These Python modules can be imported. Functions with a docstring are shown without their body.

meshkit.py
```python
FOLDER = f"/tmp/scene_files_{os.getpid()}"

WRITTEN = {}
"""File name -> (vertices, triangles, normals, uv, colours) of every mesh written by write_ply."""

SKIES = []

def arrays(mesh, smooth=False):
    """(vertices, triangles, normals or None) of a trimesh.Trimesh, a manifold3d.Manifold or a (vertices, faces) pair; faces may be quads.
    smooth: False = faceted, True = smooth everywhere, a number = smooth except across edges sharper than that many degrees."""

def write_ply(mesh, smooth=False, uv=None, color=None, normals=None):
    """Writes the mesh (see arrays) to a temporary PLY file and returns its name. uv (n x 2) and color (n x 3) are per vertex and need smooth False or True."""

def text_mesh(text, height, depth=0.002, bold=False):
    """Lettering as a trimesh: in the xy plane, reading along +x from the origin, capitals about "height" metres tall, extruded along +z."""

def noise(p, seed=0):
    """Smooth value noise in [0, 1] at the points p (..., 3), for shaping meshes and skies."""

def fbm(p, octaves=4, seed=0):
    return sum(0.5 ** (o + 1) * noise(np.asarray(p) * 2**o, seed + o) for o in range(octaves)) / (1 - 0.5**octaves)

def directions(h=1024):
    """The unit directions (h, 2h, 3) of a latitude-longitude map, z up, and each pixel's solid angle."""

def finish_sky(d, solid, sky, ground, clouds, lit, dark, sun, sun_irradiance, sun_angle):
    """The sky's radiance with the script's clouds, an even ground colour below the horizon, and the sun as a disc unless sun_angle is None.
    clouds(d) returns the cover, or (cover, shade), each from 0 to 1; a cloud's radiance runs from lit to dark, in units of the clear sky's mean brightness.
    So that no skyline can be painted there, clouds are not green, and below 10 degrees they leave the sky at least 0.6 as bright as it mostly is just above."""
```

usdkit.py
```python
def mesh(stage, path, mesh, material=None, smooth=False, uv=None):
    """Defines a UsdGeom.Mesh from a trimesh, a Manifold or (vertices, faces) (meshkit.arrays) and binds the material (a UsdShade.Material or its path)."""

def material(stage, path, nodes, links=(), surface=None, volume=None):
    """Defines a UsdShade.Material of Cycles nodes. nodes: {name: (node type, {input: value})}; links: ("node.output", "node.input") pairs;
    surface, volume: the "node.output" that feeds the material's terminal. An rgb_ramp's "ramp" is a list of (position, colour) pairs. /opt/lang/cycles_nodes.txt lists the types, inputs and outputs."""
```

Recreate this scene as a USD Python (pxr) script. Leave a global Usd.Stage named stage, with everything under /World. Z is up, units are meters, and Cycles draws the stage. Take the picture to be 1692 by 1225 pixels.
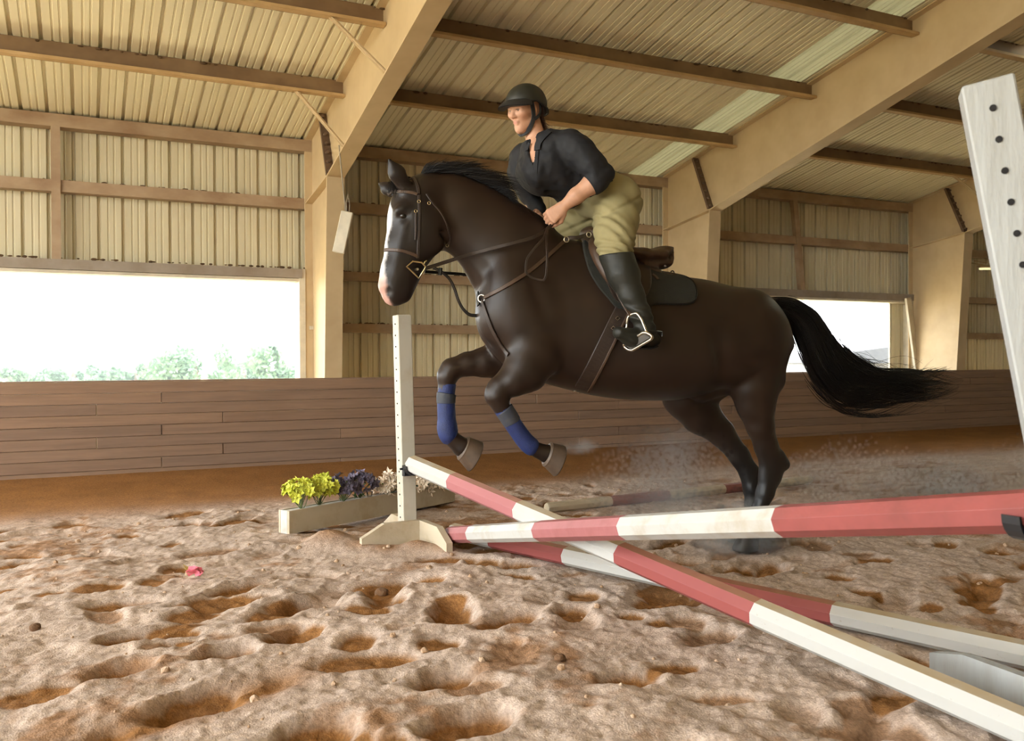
import math, random
import numpy as np, trimesh, usdkit, meshkit
from pxr import Usd, UsdGeom, UsdLux, UsdShade, Gf, Sdf, Vt

stage = Usd.Stage.CreateInMemory()
UsdGeom.SetStageUpAxis(stage, UsdGeom.Tokens.z)
UsdGeom.SetStageMetersPerUnit(stage, 1.0)
UsdGeom.Xform.Define(stage, '/World')
UsdGeom.Scope.Define(stage, '/World/Looks')

# ---------------------------------------------------------------- camera, sky, sun, exposure
FPX, YAW, PITCH, ROLL = 1458.66, -0.45264, -0.012214, -0.003584
CAM = np.array([0.0, 0.0, 1.0])
def cam_dir(x, y):
    """Direction of the picture-plane point (x right, y up, at unit distance)."""
    c, s = math.cos(ROLL), math.sin(ROLL); x, y = c*x - s*y, s*x + c*y
    d = np.array([x, 1.0, y])
    c, s = math.cos(PITCH), math.sin(PITCH); d = np.array([d[0], c*d[1]-s*d[2], s*d[1]+c*d[2]])
    c, s = math.cos(YAW), math.sin(YAW); return np.array([c*d[0]-s*d[1], s*d[0]+c*d[1], d[2]])
FWD = cam_dir(0, 0); RGT = cam_dir(1, 0) - FWD; UPV = cam_dir(0, 1) - FWD
cam = UsdGeom.Camera.Define(stage, '/World/camera')
cam.CreateHorizontalApertureAttr(36.0); cam.CreateFocalLengthAttr(36.0*FPX/1692)
M = Gf.Matrix4d(1.0)
for r, v in enumerate((RGT, UPV, -FWD)): M.SetRow(r, Gf.Vec4d(*map(float, v), 0))
M.SetRow(3, Gf.Vec4d(*map(float, CAM), 1))
cam.AddTransformOp().Set(M)
cam.CreateExposureAttr(2.85)
cam.CreateClippingRangeAttr(Gf.Vec2f(0.05, 500))
cam.CreateFStopAttr(5.6); cam.CreateFocusDistanceAttr(4.3)
dome = UsdLux.DomeLight.Define(stage, '/World/sky'); dome.CreateIntensityAttr(0.42); dome.CreateColorAttr(Gf.Vec3f(0.93, 0.98, 1.0))
sun = UsdLux.DistantLight.Define(stage, '/World/sun'); sun.CreateIntensityAttr(4.6); sun.CreateAngleAttr(0.53); sun.CreateColorAttr(Gf.Vec3f(1.0, 0.84, 0.60))
def aim(light, towards):
    z = -np.asarray(towards, float); z /= np.linalg.norm(z); x = np.cross([0, 0, 1.0], z); x /= np.linalg.norm(x); y = np.cross(z, x)
    m = Gf.Matrix4d(1.0)
    for r, v in enumerate((x, y, z)): m.SetRow(r, Gf.Vec4d(*map(float, v), 0))
    light.AddTransformOp().Set(m)
aim(sun, (0.62, -0.38, -0.85))

# ---------------------------------------------------------------- helpers
USED = {}
def numbered(path):
    n = USED.get(path, -1) + 1; USED[path] = n
    return path if n == 0 else '%s_%03d' % (path, n)
def tag(p, label=None, cat=None, group=None, kind=None):
    for k, v in (('label', label), ('category', cat), ('group', group), ('kind', kind)):
        if v: p.SetCustomDataByKey(k, v)
    return p
def thing(name, label=None, cat=None, group=None, kind=None):
    x = UsdGeom.Xform.Define(stage, numbered('/World/' + name))
    return tag(x.GetPrim(), label, cat, group, kind)
def obj(name, mesh, m, parent=None, smooth=False, color=None, **kw):
    base = str(parent.GetPath()) if parent is not None else '/World'
    p = usdkit.mesh(stage, numbered(base + '/' + name), mesh, m, smooth)
    if color is not None:
        UsdGeom.PrimvarsAPI(p).CreatePrimvar('tint', Sdf.ValueTypeNames.Color3fArray, 'vertex').Set(Vt.Vec3fArray.FromNumpy(np.asarray(color, np.float32)))
    p.CreateDoubleSidedAttr(True)
    return tag(p.GetPrim(), **kw)
def curves(name, strands, widths, m, parent):
    base = str(parent.GetPath()) if parent is not None else '/World'
    c = UsdGeom.BasisCurves.Define(stage, numbered(base + '/' + name))
    c.CreateTypeAttr('cubic'); c.CreateBasisAttr('catmullRom'); c.CreateWrapAttr('pinned')
    pts = np.concatenate(strands)
    c.CreateCurveVertexCountsAttr(Vt.IntArray.FromNumpy(np.array([len(s) for s in strands], np.int32)))
    c.CreatePointsAttr(Vt.Vec3fArray.FromNumpy(pts.astype(np.float32)))
    c.CreateWidthsAttr(Vt.FloatArray.FromNumpy(np.concatenate(widths).astype(np.float32))); c.SetWidthsInterpolation('vertex')
    UsdShade.MaterialBindingAPI.Apply(c.GetPrim()).Bind(m)
    return c.GetPrim()
cat_ = trimesh.util.concatenate
def unit(v): v = np.asarray(v, float); return v/np.linalg.norm(v)
def box(lo, hi):
    lo, hi = np.minimum(lo, hi), np.maximum(lo, hi)
    b = trimesh.creation.box(hi - lo); b.apply_translation((lo + hi)/2); return b
def obox(c, ax, half, bevel=0.0):
    """Box at c with axes ax (3 unit vectors) and half sizes; chamfered when bevel > 0."""
    ax = np.array([unit(a) for a in ax]); half = np.asarray(half, float)
    if bevel > 0:
        pts = []
        for sx in (-1, 1):
            for sy in (-1, 1):
                for sz in (-1, 1):
                    for k in range(3):
                        h = half - bevel; h[k] = half[k]; pts.append(np.array([sx, sy, sz])*h)
        v = trimesh.convex.convex_hull(np.array(pts))
    else: v = trimesh.creation.box(half*2)
    return trimesh.Trimesh(np.asarray(v.vertices) @ ax + np.asarray(c, float), v.faces if np.linalg.det(ax) > 0 else v.faces[:, ::-1], process=False)
def bar(a, b, w, h, up=(0, 0, 1), bevel=0.0):
    """Rectangular bar from a to b; w across, h along up."""
    a, b = np.asarray(a, float), np.asarray(b, float); x = unit(b - a)
    y = np.cross(up, x)
    y = unit(y) if np.linalg.norm(y) > 1e-6 else np.array([1.0, 0, 0]); z = np.cross(x, y)
    return obox((a + b)/2, (x, y, z), (np.linalg.norm(b - a)/2, w/2, h/2), bevel)
def tube(pts, r, n=8, closed=False):
    pts = np.asarray(pts, float); r = np.broadcast_to(r, len(pts))
    t = np.gradient(pts, axis=0) if not closed else np.roll(pts, -1, 0) - np.roll(pts, 1, 0)
    t /= np.linalg.norm(t, axis=1, keepdims=True)
    nrm = np.cross(t[0], [0.3, 0.2, 0.93]); nrm /= np.linalg.norm(nrm); v = []
    for k in range(len(pts)):
        nrm = unit(nrm - t[k]*(nrm @ t[k])); b = np.cross(t[k], nrm)
        a = np.arange(n)/n*2*np.pi
        v.append(pts[k] + r[k]*(np.cos(a)[:, None]*nrm + np.sin(a)[:, None]*b))
    return ringmesh(v, caps=not closed, loop=closed)
def ringmesh(rings, caps=True, loop=False):
    n = len(rings[0]); m = len(rings); v = np.concatenate(rings); f = []
    a = np.arange(n); b = (a + 1) % n
    for k in range(m if loop else m - 1):
        o, o2 = k*n, ((k + 1) % m)*n
        f.append(np.stack([o + a, o + b, o2 + b], 1)); f.append(np.stack([o + a, o2 + b, o2 + a], 1))
    if caps and not loop:
        v = np.vstack([v, rings[0].mean(0), rings[-1].mean(0)])
        f.append(np.stack([b, a, np.full(n, m*n)], 1)); f.append(np.stack([(m-1)*n + a, (m-1)*n + b, np.full(n, m*n + 1)], 1))
    return trimesh.Trimesh(v, np.concatenate(f), process=False)
def ribbon(pts, nrms, w, th):
    """Flat strap along pts, its flat side facing nrms."""
    pts, nrms = np.asarray(pts, float), np.asarray(nrms, float)
    t = np.gradient(pts, axis=0); t /= np.linalg.norm(t, axis=1, keepdims=True)
    w = np.broadcast_to(w, len(pts)); rings = []
    for p, d, n, ww in zip(pts, t, nrms, w):
        n = unit(n - d*(n @ d)); s = np.cross(d, n)
        e = 0.3*th
        rings.append(np.array([p - s*ww/2 + n*(-th/2), p + s*ww/2 - n*th/2, p + s*ww/2 + n*(th/2 - e), p + s*(ww/2 - e) + n*th/2, p - s*(ww/2 - e) + n*th/2, p - s*ww/2 + n*(th/2 - e)]))
    return ringmesh(rings)
def smoothline(pts, n):
    """Catmull-Rom through pts, n samples (any width of rows)."""
    pts = np.asarray(pts, float); d = np.r_[0, np.cumsum(np.linalg.norm(np.diff(pts[:, :2], axis=0), axis=1) + 1e-9)]
    from scipy.interpolate import PchipInterpolator, CubicSpline
    return PchipInterpolator(d, pts)(np.linspace(0, d[-1], n))
def prism(poly, axis_o, ex, ey, ez, depth):
    """Extrude a 2-D polygon (in ex, ey from axis_o) along ez by depth."""
    from shapely.geometry import Polygon
    m = trimesh.creation.extrude_polygon(Polygon(poly), depth, engine='earcut')
    A = np.array([ex, ey, ez], float)
    return trimesh.Trimesh(np.asarray(m.vertices) @ A + np.asarray(axis_o, float), m.faces if np.linalg.det(A) > 0 else m.faces[:, ::-1], process=False)

# rays of the photograph, met with planes of the place
def ray(px, py): return cam_dir((px - 846)/FPX, -(py - 612.5)/FPX)
def on_y(px, py, Y): d = ray(px, py); return CAM + d*(Y/d[1])
def on_x(px, py, X): d = ray(px, py); return CAM + d*(X/d[0])
def on_z(px, py, Z): d = ray(px, py); return CAM + d*((Z - 1)/d[2])
def at_depth(px, py, D): return CAM + ray(px, py)*D

# ---------------------------------------------------------------- materials
def mat(name, base, rough=0.6, var=0.25, scale=6.0, base2=None, bump=0.0, bscale=40.0, stretch=(1, 1, 1), metal=0.0, spec=0.5, island=0.0, detail=5.0, extra=None, ramp=(0.35, 0.7)):
    base = np.array(base, float); b2 = np.array(base2 if base2 is not None else base*(1 - var), float)
    nodes = {'g': ('geometry', {}), 'mp': ('mapping', {'scale': stretch}), 'n': ('noise_texture', {'scale': scale, 'detail': detail, 'roughness': 0.6}),
             'r': ('rgb_ramp', {'ramp': [(0.0, tuple(base)), (ramp[0], tuple(base)), (ramp[1], tuple(b2)), (1.0, tuple(b2))]}),
             'p': ('principled_bsdf', {'roughness': rough, 'metallic': metal, 'specular_ior_level': spec})}
    links = [('g.position', 'mp.vector'), ('mp.vector', 'n.vector'), ('n.fac', 'r.fac')]
    out = 'r.color'
    if island > 0:
        nodes['oi'] = ('object_info', {}); nodes['mr'] = ('map_range', {'from_min': 0.0, 'from_max': 1.0, 'to_min': 1 - island, 'to_max': 1 + island*0.6})
        nodes['mul'] = ('mix', {'mix_type': 'multiply', 'fac': 1.0}); nodes['cb'] = ('combine_color', {})
        links += [('oi.random', 'mr.value'), ('mr.result', 'cb.r'), ('mr.result', 'cb.g'), ('mr.result', 'cb.b'), (out, 'mul.color1'), ('cb.color', 'mul.color2')]; out = 'mul.color'
    links.append((out, 'p.base_color'))
    if bump > 0:
        nodes['n2'] = ('noise_texture', {'scale': bscale, 'detail': 4.0}); nodes['b'] = ('bump', {'strength': bump, 'distance': 0.01})
        links += [('mp.vector', 'n2.vector'), ('n2.fac', 'b.height'), ('b.normal', 'p.normal')]
    return usdkit.material(stage, '/World/Looks/' + name, nodes, links, surface='p.BSDF')
def vmat(name, rough=0.5, spec=0.5, bump=0.0, bscale=60.0, mottle=0.25, mscale=30.0, sheen=0.0):
    """Colour from the mesh's own 'tint' primvar, mottled."""
    nodes = {'a': ('attribute', {'attribute': 'tint'}), 'g': ('geometry', {}), 'n': ('noise_texture', {'scale': mscale, 'detail': 5.0}),
             'mr': ('map_range', {'from_min': 0.3, 'from_max': 0.7, 'to_min': 1 - mottle, 'to_max': 1 + mottle}), 'cb': ('combine_color', {}),
             'mul': ('mix', {'mix_type': 'multiply', 'fac': 1.0}), 'p': ('principled_bsdf', {'roughness': rough, 'specular_ior_level': spec, 'sheen_weight': sheen})}
    links = [('g.position', 'n.vector'), ('n.fac', 'mr.value'), ('mr.result', 'cb.r'), ('mr.result', 'cb.g'), ('mr.result', 'cb.b'), ('a.color', 'mul.color1'), ('cb.color', 'mul.color2'), ('mul.color', 'p.base_color')]
    if bump > 0:
        nodes['n2'] = ('noise_texture', {'scale': bscale, 'detail': 5.0}); nodes['b'] = ('bump', {'strength': bump, 'distance': 0.01})
        links += [('g.position', 'n2.vector'), ('n2.fac', 'b.height'), ('b.normal', 'p.normal')]
    return usdkit.material(stage, '/World/Looks/' + name, nodes, links, surface='p.BSDF')
# ---------------------------------------------------------------- building (world: wall along x at y = WALL)
S = 1.115
def B(x, y, z): return np.array([x*S, y*S, 1 + (z - 1)*S])
WALL = 8.0646*S; KICK = 8.06
COLX = [1.80*S - 3.87*S*k for k in (1,)] + [1.80*S, 5.69*S, 9.50*S, 13.35*S]
FW = 0.165
def roof_z(y): return 1 + 1.972*S + 0.194*(WALL - y)
EAVE = roof_z(WALL)
X0, X1, RIDGE = -5.2, 27.0, -3.6  # hall lengthened at its unseen right end to cut bounce light
cream = mat('cream_sheet', (0.74, 0.67, 0.47), 0.5, base2=(0.69, 0.615, 0.425), scale=2.0, stretch=(1.5, 0.4, 0.4), island=0.05, detail=2.0)
cream_wall = mat('cream_wall_sheet', (0.62, 0.55, 0.37), 0.5, base2=(0.555, 0.48, 0.31), scale=2.0, stretch=(3.0, 1.0, 0.5), island=0.07, detail=3.0)
steel = mat('tan_primed_steel', (0.54, 0.40, 0.225), 0.55, base2=(0.47, 0.34, 0.185), scale=4.0)
girt_m = mat('dusty_girt_steel', (0.38, 0.27, 0.165), 0.65, base2=(0.25, 0.15, 0.08), scale=5.0, stretch=(0.6, 1, 1))
purlin_m = mat('rusty_purlin_steel', (0.235, 0.145, 0.07), 0.65, base2=(0.16, 0.09, 0.04), scale=4.0, stretch=(0.7, 1, 1))
rust = mat('rusty_bolted_plate', (0.13, 0.075, 0.04), 0.7)
grime = mat('dirt_clump', (0.11, 0.06, 0.025), 0.95)
lip_m = mat('ochre_flange_lip', (0.50, 0.33, 0.15), 0.6, base2=(0.40, 0.25, 0.10), scale=5.0)
sky_sheet = usdkit.material(stage, '/World/Looks/translucent_sheet', {'t': ('translucent_bsdf', {'color': (0.30, 0.28, 0.20)}), 'd': ('diffuse_bsdf', {'color': (0.70, 0.66, 0.50)}), 'm': ('mix_closure', {'fac': 0.35})},
    [('t.BSDF', 'm.closure1'), ('d.BSDF', 'm.closure2')], surface='m.closure')
light_sheet = usdkit.material(stage, '/World/Looks/skylight_sheet', {'t': ('translucent_bsdf', {'color': (0.80, 0.80, 0.70)})}, surface='t.BSDF')
RIB = 0.205
def sheet_profile(w):
    """(across, out) of one corrugated sheet: major ribs with two low minor ribs between."""
    p = []
    n = int(round(w/RIB)); r = w/n
    for k in range(n):
        o = k*r
        p += [(o, 0.0), (o + 0.008, 0.030), (o + 0.026, 0.030), (o + 0.034, 0.0), (o + 0.086, 0.0), (o + 0.090, 0.006), (o + 0.102, 0.006), (o + 0.106, 0.0), (o + 0.140, 0.0), (o + 0.144, 0.006), (o + 0.156, 0.006), (o + 0.160, 0.0)]
    p.append((w, 0.0)); return np.array(p)
def sheet(o, ex, ew, eo, length, w, th=0.002):
    """Corrugated sheet from corner o: across ex, along ew, ribs along eo."""
    p = sheet_profile(w); o, ex, ew, eo = (np.asarray(a, float) for a in (o, ex, ew, eo))
    a = o + p[:, :1]*ex + p[:, 1:]*eo
    back = a[::-1] - th*eo
    return ringmesh([np.vstack([a, back]), np.vstack([a, back]) + length*ew], caps=False)
SW = RIB*4
# back wall ------------------------------------------------------------
wall = thing('wall_back', kind='structure')
W1 = (X0, 1.745*S, 1.72); W2 = (6.0*S, 9.55*S, 1.72)          # openings: x from, to, head height (building units)
HEAD = 1 + 0.735*S
n = int((X1 - X0)/SW)
for k in range(n):
    x = X0 + k*SW
    def cut(xa, xb, z0, z1):
        if xb - xa > 0.05: obj('metal_sheet', sheet((xa, WALL, z0), (1, 0, 0), (0, 0, 1), (0, 1, 0), z1 - z0, round((xb - xa)/RIB)*RIB if xb - xa > RIB else RIB), cream_wall, wall)
    inw = (x + SW/2 < W1[1]) or (W2[0] < x + SW/2 < W2[1])
    cut(x, x + SW, HEAD if inw else 0.35, EAVE + 0.02)
def channel(a, b, h, d, m, parent, name, tilt=0, lipm=None):
    """C-section rail between a and b, web facing the arena (-y), lips turned to the wall."""
    a, b = np.asarray(a, float), np.asarray(b, float); t = 0.006
    f = [bar(a, b, t, h)]
    for s in (-1, 1):
        o = np.array([0, d/2, s*(h/2 - t/2)])
        f.append(bar(a + o, b + o, d, t))
        o = np.array([0, d, s*(h/2 - 0.012)]); f.append(bar(a + o, b + o, t, 0.024))
    return obj(name, cat_(f), m, parent)
zg = 1 + 1.405*S; hg = 0.105
GY = WALL - 0.13
spans = [(X0, COLX[1] + FW/2), (COLX[1] + FW/2, COLX[2] + FW/2), (COLX[2] + FW/2, COLX[3] + FW/2), (COLX[3] + FW/2, X1)]
for xa, xb in spans:
    xa, xb = xa + 0.012, xb - 0.012
    channel((xa, GY, zg), (xb, GY, zg), hg, 0.11, girt_m, wall, 'girt')
    zt = EAVE - 0.055
    channel((xa, WALL - 0.15, zt), (xb, WALL - 0.15, zt), 0.115, 0.13, girt_m, wall, 'eave_strut')
for xa, xb in (spans[1], spans[3]):
    for z in (1 + 0.775*S, 1 + 0.297*S):
        channel((xa + 0.012, GY, z), (xb - 0.012, GY, z), 0.09, 0.11, girt_m, wall, 'girt')
def stud(x, z0, z1, lean=0.0):
    obj('sag_strut', cat_([bar((x, GY - 0.012, z0), (x + lean, GY - 0.012, z1), 0.075, 0.02, up=(0, 1, 0)), bar((x - 0.03, GY + 0.02, z0), (x + lean - 0.03, GY + 0.02, z1), 0.008, 0.06, up=(0, 1, 0)), bar((x + 0.03, GY + 0.02, z0), (x + lean + 0.03, GY + 0.02, z1), 0.008, 0.06, up=(0, 1, 0))]), girt_m, wall)
stud(-0.18*S, HEAD, EAVE - 0.02); stud(7.72*S, HEAD, EAVE - 0.02, -0.16)
# dust and nests caught on top of the rails, one soft ragged strip per rail
rng = np.random.default_rng(3)
def crumbs(a, b, nn, r, up=0.0):
    out = []
    for _ in range(nn):
        t = rng.random(); p = np.asarray(a)*(1 - t) + np.asarray(b)*t
        s = trimesh.creation.icosphere(1, r*rng.uniform(0.5, 1.4)); v = np.asarray(s.vertices)*[rng.uniform(1.0, 2.2), 0.7, rng.uniform(0.5, 0.9)]
        v += 0.3*r*(meshkit.noise(v*60 + 7*t) - 0.5)[:, None]
        out.append(trimesh.Trimesh(v + p, s.faces, process=False))
    return cat_(out)
for xa, xb, z in ((X0 + 3, COLX[1], HEAD + 0.105), (COLX[1] + .2, COLX[2], 1 + 0.775*S + 0.048), (COLX[1] + .2, COLX[2], 1 + 0.297*S + 0.048), (X0 + 3, COLX[2], zg + 0.055)):
    obj('dirt_clumps', crumbs((xa, GY + 0.01, z), (xb, GY + 0.01, z), 60, 0.012), grime, wall, kind='stuff')
# windows ----------------------------------------------------------------
jamb_m = mat('cream_window_frame', (0.62, 0.55, 0.42), 0.5)
header_m = mat('grey_brown_header', (0.30, 0.25, 0.20), 0.6, base2=(0.22, 0.17, 0.12), scale=4)
w1 = thing('window_1', kind='structure'); w2 = thing('window_2', kind='structure')
for w, (xa, xb, _) in ((w1, W1), (w2, W2)):
    obj('header', bar((xa, GY + 0.01, HEAD + 0.045), (xb + 0.03, GY + 0.01, HEAD + 0.045), 0.10, 0.09), header_m, w)
    obj('head_trim', bar((xa, WALL - 0.05, HEAD - 0.018), (xb, WALL - 0.05, HEAD - 0.018), 0.20, 0.03), jamb_m, w)
    obj('sill', bar((xa, WALL - 0.03, 0.70), (xb, WALL - 0.03, 0.70), 0.16, 0.10), jamb_m, w)
    obj('lower_panel', box((xa, WALL - 0.02, -0.05), (xb, WALL + 0.02, 0.65)), cream_wall, w)
obj('jamb', box((W1[1], WALL - 0.16, 0.6), (W1[1] + 0.06, WALL + 0.06, HEAD + 0.09)), jamb_m, w1)
obj('jamb', prism([(-0.16, 0.55), (-0.16, HEAD + 0.05), (0.06, HEAD + 0.05), (0.06, 0.55)], (W2[1], WALL, 0), (0, 1, 0), (0, 0, 1), (1, 0, 0), 0.05), jamb_m, w2)
obj('latch_plate', bar((W1[1] + 0.10, GY - 0.03, 1 + 0.293*S), (W1[1] + 0.19, GY - 0.03, 1 + 0.293*S), 0.02, 0.035), jamb_m, w1)
obj('latch_rail', bar((W1[1] + 0.06, GY, 1 + 0.31*S), (COLX[1] + .02, GY, 1 + 0.31*S), 0.03, 0.015), rust, w1)
obj('side_panel', cat_([box((W1[1] + 0.06, GY + 0.02, 0.5), (COLX[1] + FW/2 - 0.01, GY + 0.05, HEAD + 0.09)), box((W1[1] + 0.15, GY + 0.005, 0.5), (W1[1] + 0.165, GY + 0.03, HEAD + 0.09))]), girt_m, w1)
obj('leaning_panel', bar(on_y(1519, 640, WALL - .20), on_y(1500, 492, WALL - .20), 0.15, 0.03, up=(0.3, -1, 0)), jamb_m, w2)
# ceiling --------------------------------------------------------------------
ceil = thing('ceiling', kind='structure')
sl = unit((0, -1, 0.194)); up_n = unit((0, 0.194, 1)); L = (WALL + 0.25 - RIDGE)*math.hypot(1, 0.194)
for k in range(int((X1 - X0)/SW)):
    x = X0 + k*SW
    o = lambda xx: (xx, WALL + 0.25, roof_z(WALL + 0.25))
    if x < COLX[2] - 0.1 < x + SW:      # translucent strip beside the middle frame
        obj('roof_sheet', sheet(o(x), (1, 0, 0), sl, up_n, L, 2*RIB), cream, ceil)
        obj('roof_sheet', sheet(o(x + 2*RIB), (1, 0, 0), sl, up_n, L, 2*RIB), sky_sheet, ceil)
    elif x < 8.15 < x + SW:             # skylight sheet above the third purlin
        ya = WALL + 0.25; yb_ = 4.78*S; l1 = (ya - yb_)*math.hypot(1, 0.194)
        obj('roof_sheet', sheet(o(x), (1, 0, 0), sl, up_n, l1, SW), cream, ceil)
        obj('skylight_sheet', sheet((x, yb_, roof_z(yb_)), (1, 0, 0), sl, up_n, 2.4, SW), light_sheet, ceil)
        y2 = yb_ - 2.4/math.hypot(1, .194); obj('roof_sheet', sheet((x, y2, roof_z(y2)), (1, 0, 0), sl, up_n, L - l1 - 2.4, SW), cream, ceil)
    else: obj('roof_sheet', sheet(o(x), (1, 0, 0), sl, up_n, L, SW), cream, ceil)
PH = 0.155
PUR = [6.86*S - 1.04*S*k for k in range(7)]
PUR = [y for y in PUR if y > RIDGE + 0.3]
for y in PUR:
    for xa, xb in spans:
        xa, xb = xa + 0.012, xb - 0.012
        z = roof_z(y) - 0.005; t = 0.006
        def seg(dy, dz, w, h): return bar((xa, y + dy, z + dz), (xb, y + dy, z + dz), w, h)
        pr = obj('purlin', cat_([seg(0, -PH/2, t, PH), seg(0.035, -t/2, 0.07, t)]), purlin_m, ceil)
        obj('lip', cat_([seg(-0.035, -PH + t/2, 0.07, t), seg(-0.07, -PH + 0.012, t, 0.022)]), lip_m, pr)
    if y > 2.5: obj('dirt_clumps', crumbs((X0 + 3, y - 0.02, roof_z(y) - 0.02), (COLX[3], y - 0.02, roof_z(y) - 0.02), 70, 0.011), grime, ceil, kind='stuff')
# rib-end holes seen as dark dots along the top of each purlin: closure blocks
# steel frames --------------------------------------------------------------
RT = roof_z(WALL) - 0.02
def rafter_bottom(y): return 1 + 1.51*S + 0.247*(7.15*S - y)
def frame(x0, label, braces, knee_bolts=False):
    f = thing('steel_frame', label, 'steel frame', 'tapered steel frames of the hall' if False else None)
    xm = x0 + FW/2; t = 0.012
    yk = 7.15*S; zk = 1 + 1.51*S; yb = 7.32*S; yo = WALL - 0.14
    top = lambda y: roof_z(y) - 0.012
    def web(poly, name): return obj(name, prism(poly, (xm - t/2, 0, 0), (0, 1, 0), (0, 0, 1), (1, 0, 0), t), steel, f)
    zs = 1 + 1.41*S
    web([(yb, -0.2), (yk, zk), (yo, zs), (yo, -0.2)], 'column')
    web([(yk, zk), (yo, zs), (yo, top(yo)), (RIDGE, top(RIDGE)), (RIDGE, rafter_bottom(RIDGE))], 'rafter')
    def flange(a, b, name, w=FW):
        return obj(name, bar((xm, *a), (xm, *b), w, 0.014, up=(1e-4, -(b[1]-a[1]), (b[0]-a[0])) if False else (0, -(b[1]-a[1]), b[0]-a[0]), bevel=0.002), steel, f)
    flange((yb - .007, -0.2), (yk - .007, zk), 'inner_flange'); flange((yk, zk - .007), (RIDGE, rafter_bottom(RIDGE) - .007), 'bottom_flange')
    flange((yo, -0.2), (yo, top(yo)), 'outer_flange'); flange((yo, top(yo)), (RIDGE, top(RIDGE)), 'top_flange', FW*0.9)
    for s in (-1, 1):
        obj('stiffener', bar((xm + s*FW/4, yk + .01, zk), (xm + s*FW/4, yo - .01, zs), FW/2 - .01, 0.012, up=(0, -(zs - zk), yo - yk)), steel, f)
        obj('end_plate', bar((xm + s*FW/4, yk + 0.02, zk + 0.01), (xm + s*FW/4, yk + 0.30, top(yk + 0.30) - 0.01), FW/2 - .005, 0.03, up=(0, 1, -0.3)), rust if s < 0 else steel, f)
    bl = []
    for q in range(7):
        u = (q + 0.5)/7; y = yk + 0.02 + u*0.28; z = zk + u*(top(yk + 0.3) - zk)
        for s in (-1,):
            c = trimesh.creation.cylinder(0.014, 0.05, sections=6); c.apply_transform(trimesh.transformations.rotation_matrix(math.pi/2, (1, 0, 0))); c.apply_translation((xm + s*FW*0.32, y - 0.03, z)); bl.append(c)
    obj('bolts', cat_(bl), rust, f, kind='stuff')
    for yy, dx in braces:
        a = np.array([x0 - dx, yy, roof_z(yy) - PH + 0.02]); b = np.array([x0 + 0.01, yy - 0.21, rafter_bottom(yy - 0.21) + 0.01])
        obj('flange_brace', cat_([bar(a, b, 0.008, 0.04, up=(0, 1, 0.2)), bar(a + [0, 0.0, 0.0], b, 0.035, 0.008, up=(0, 1, 0.2))]), steel, f)
    return f
frame(COLX[1], 'tan steel column and rafter with two slanting braces, behind the head of the horse', [(PUR[0] - 0.02, 0.36), (PUR[1] - 0.02, 0.36)])
frame(COLX[2], 'tan steel column and deep rafter rising over the rump of the horse, with no braces', [])
frame(COLX[3], 'farthest tan steel column and rafter, standing past the right window', [(PUR[0] - 0.02, 0.70)])
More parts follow.
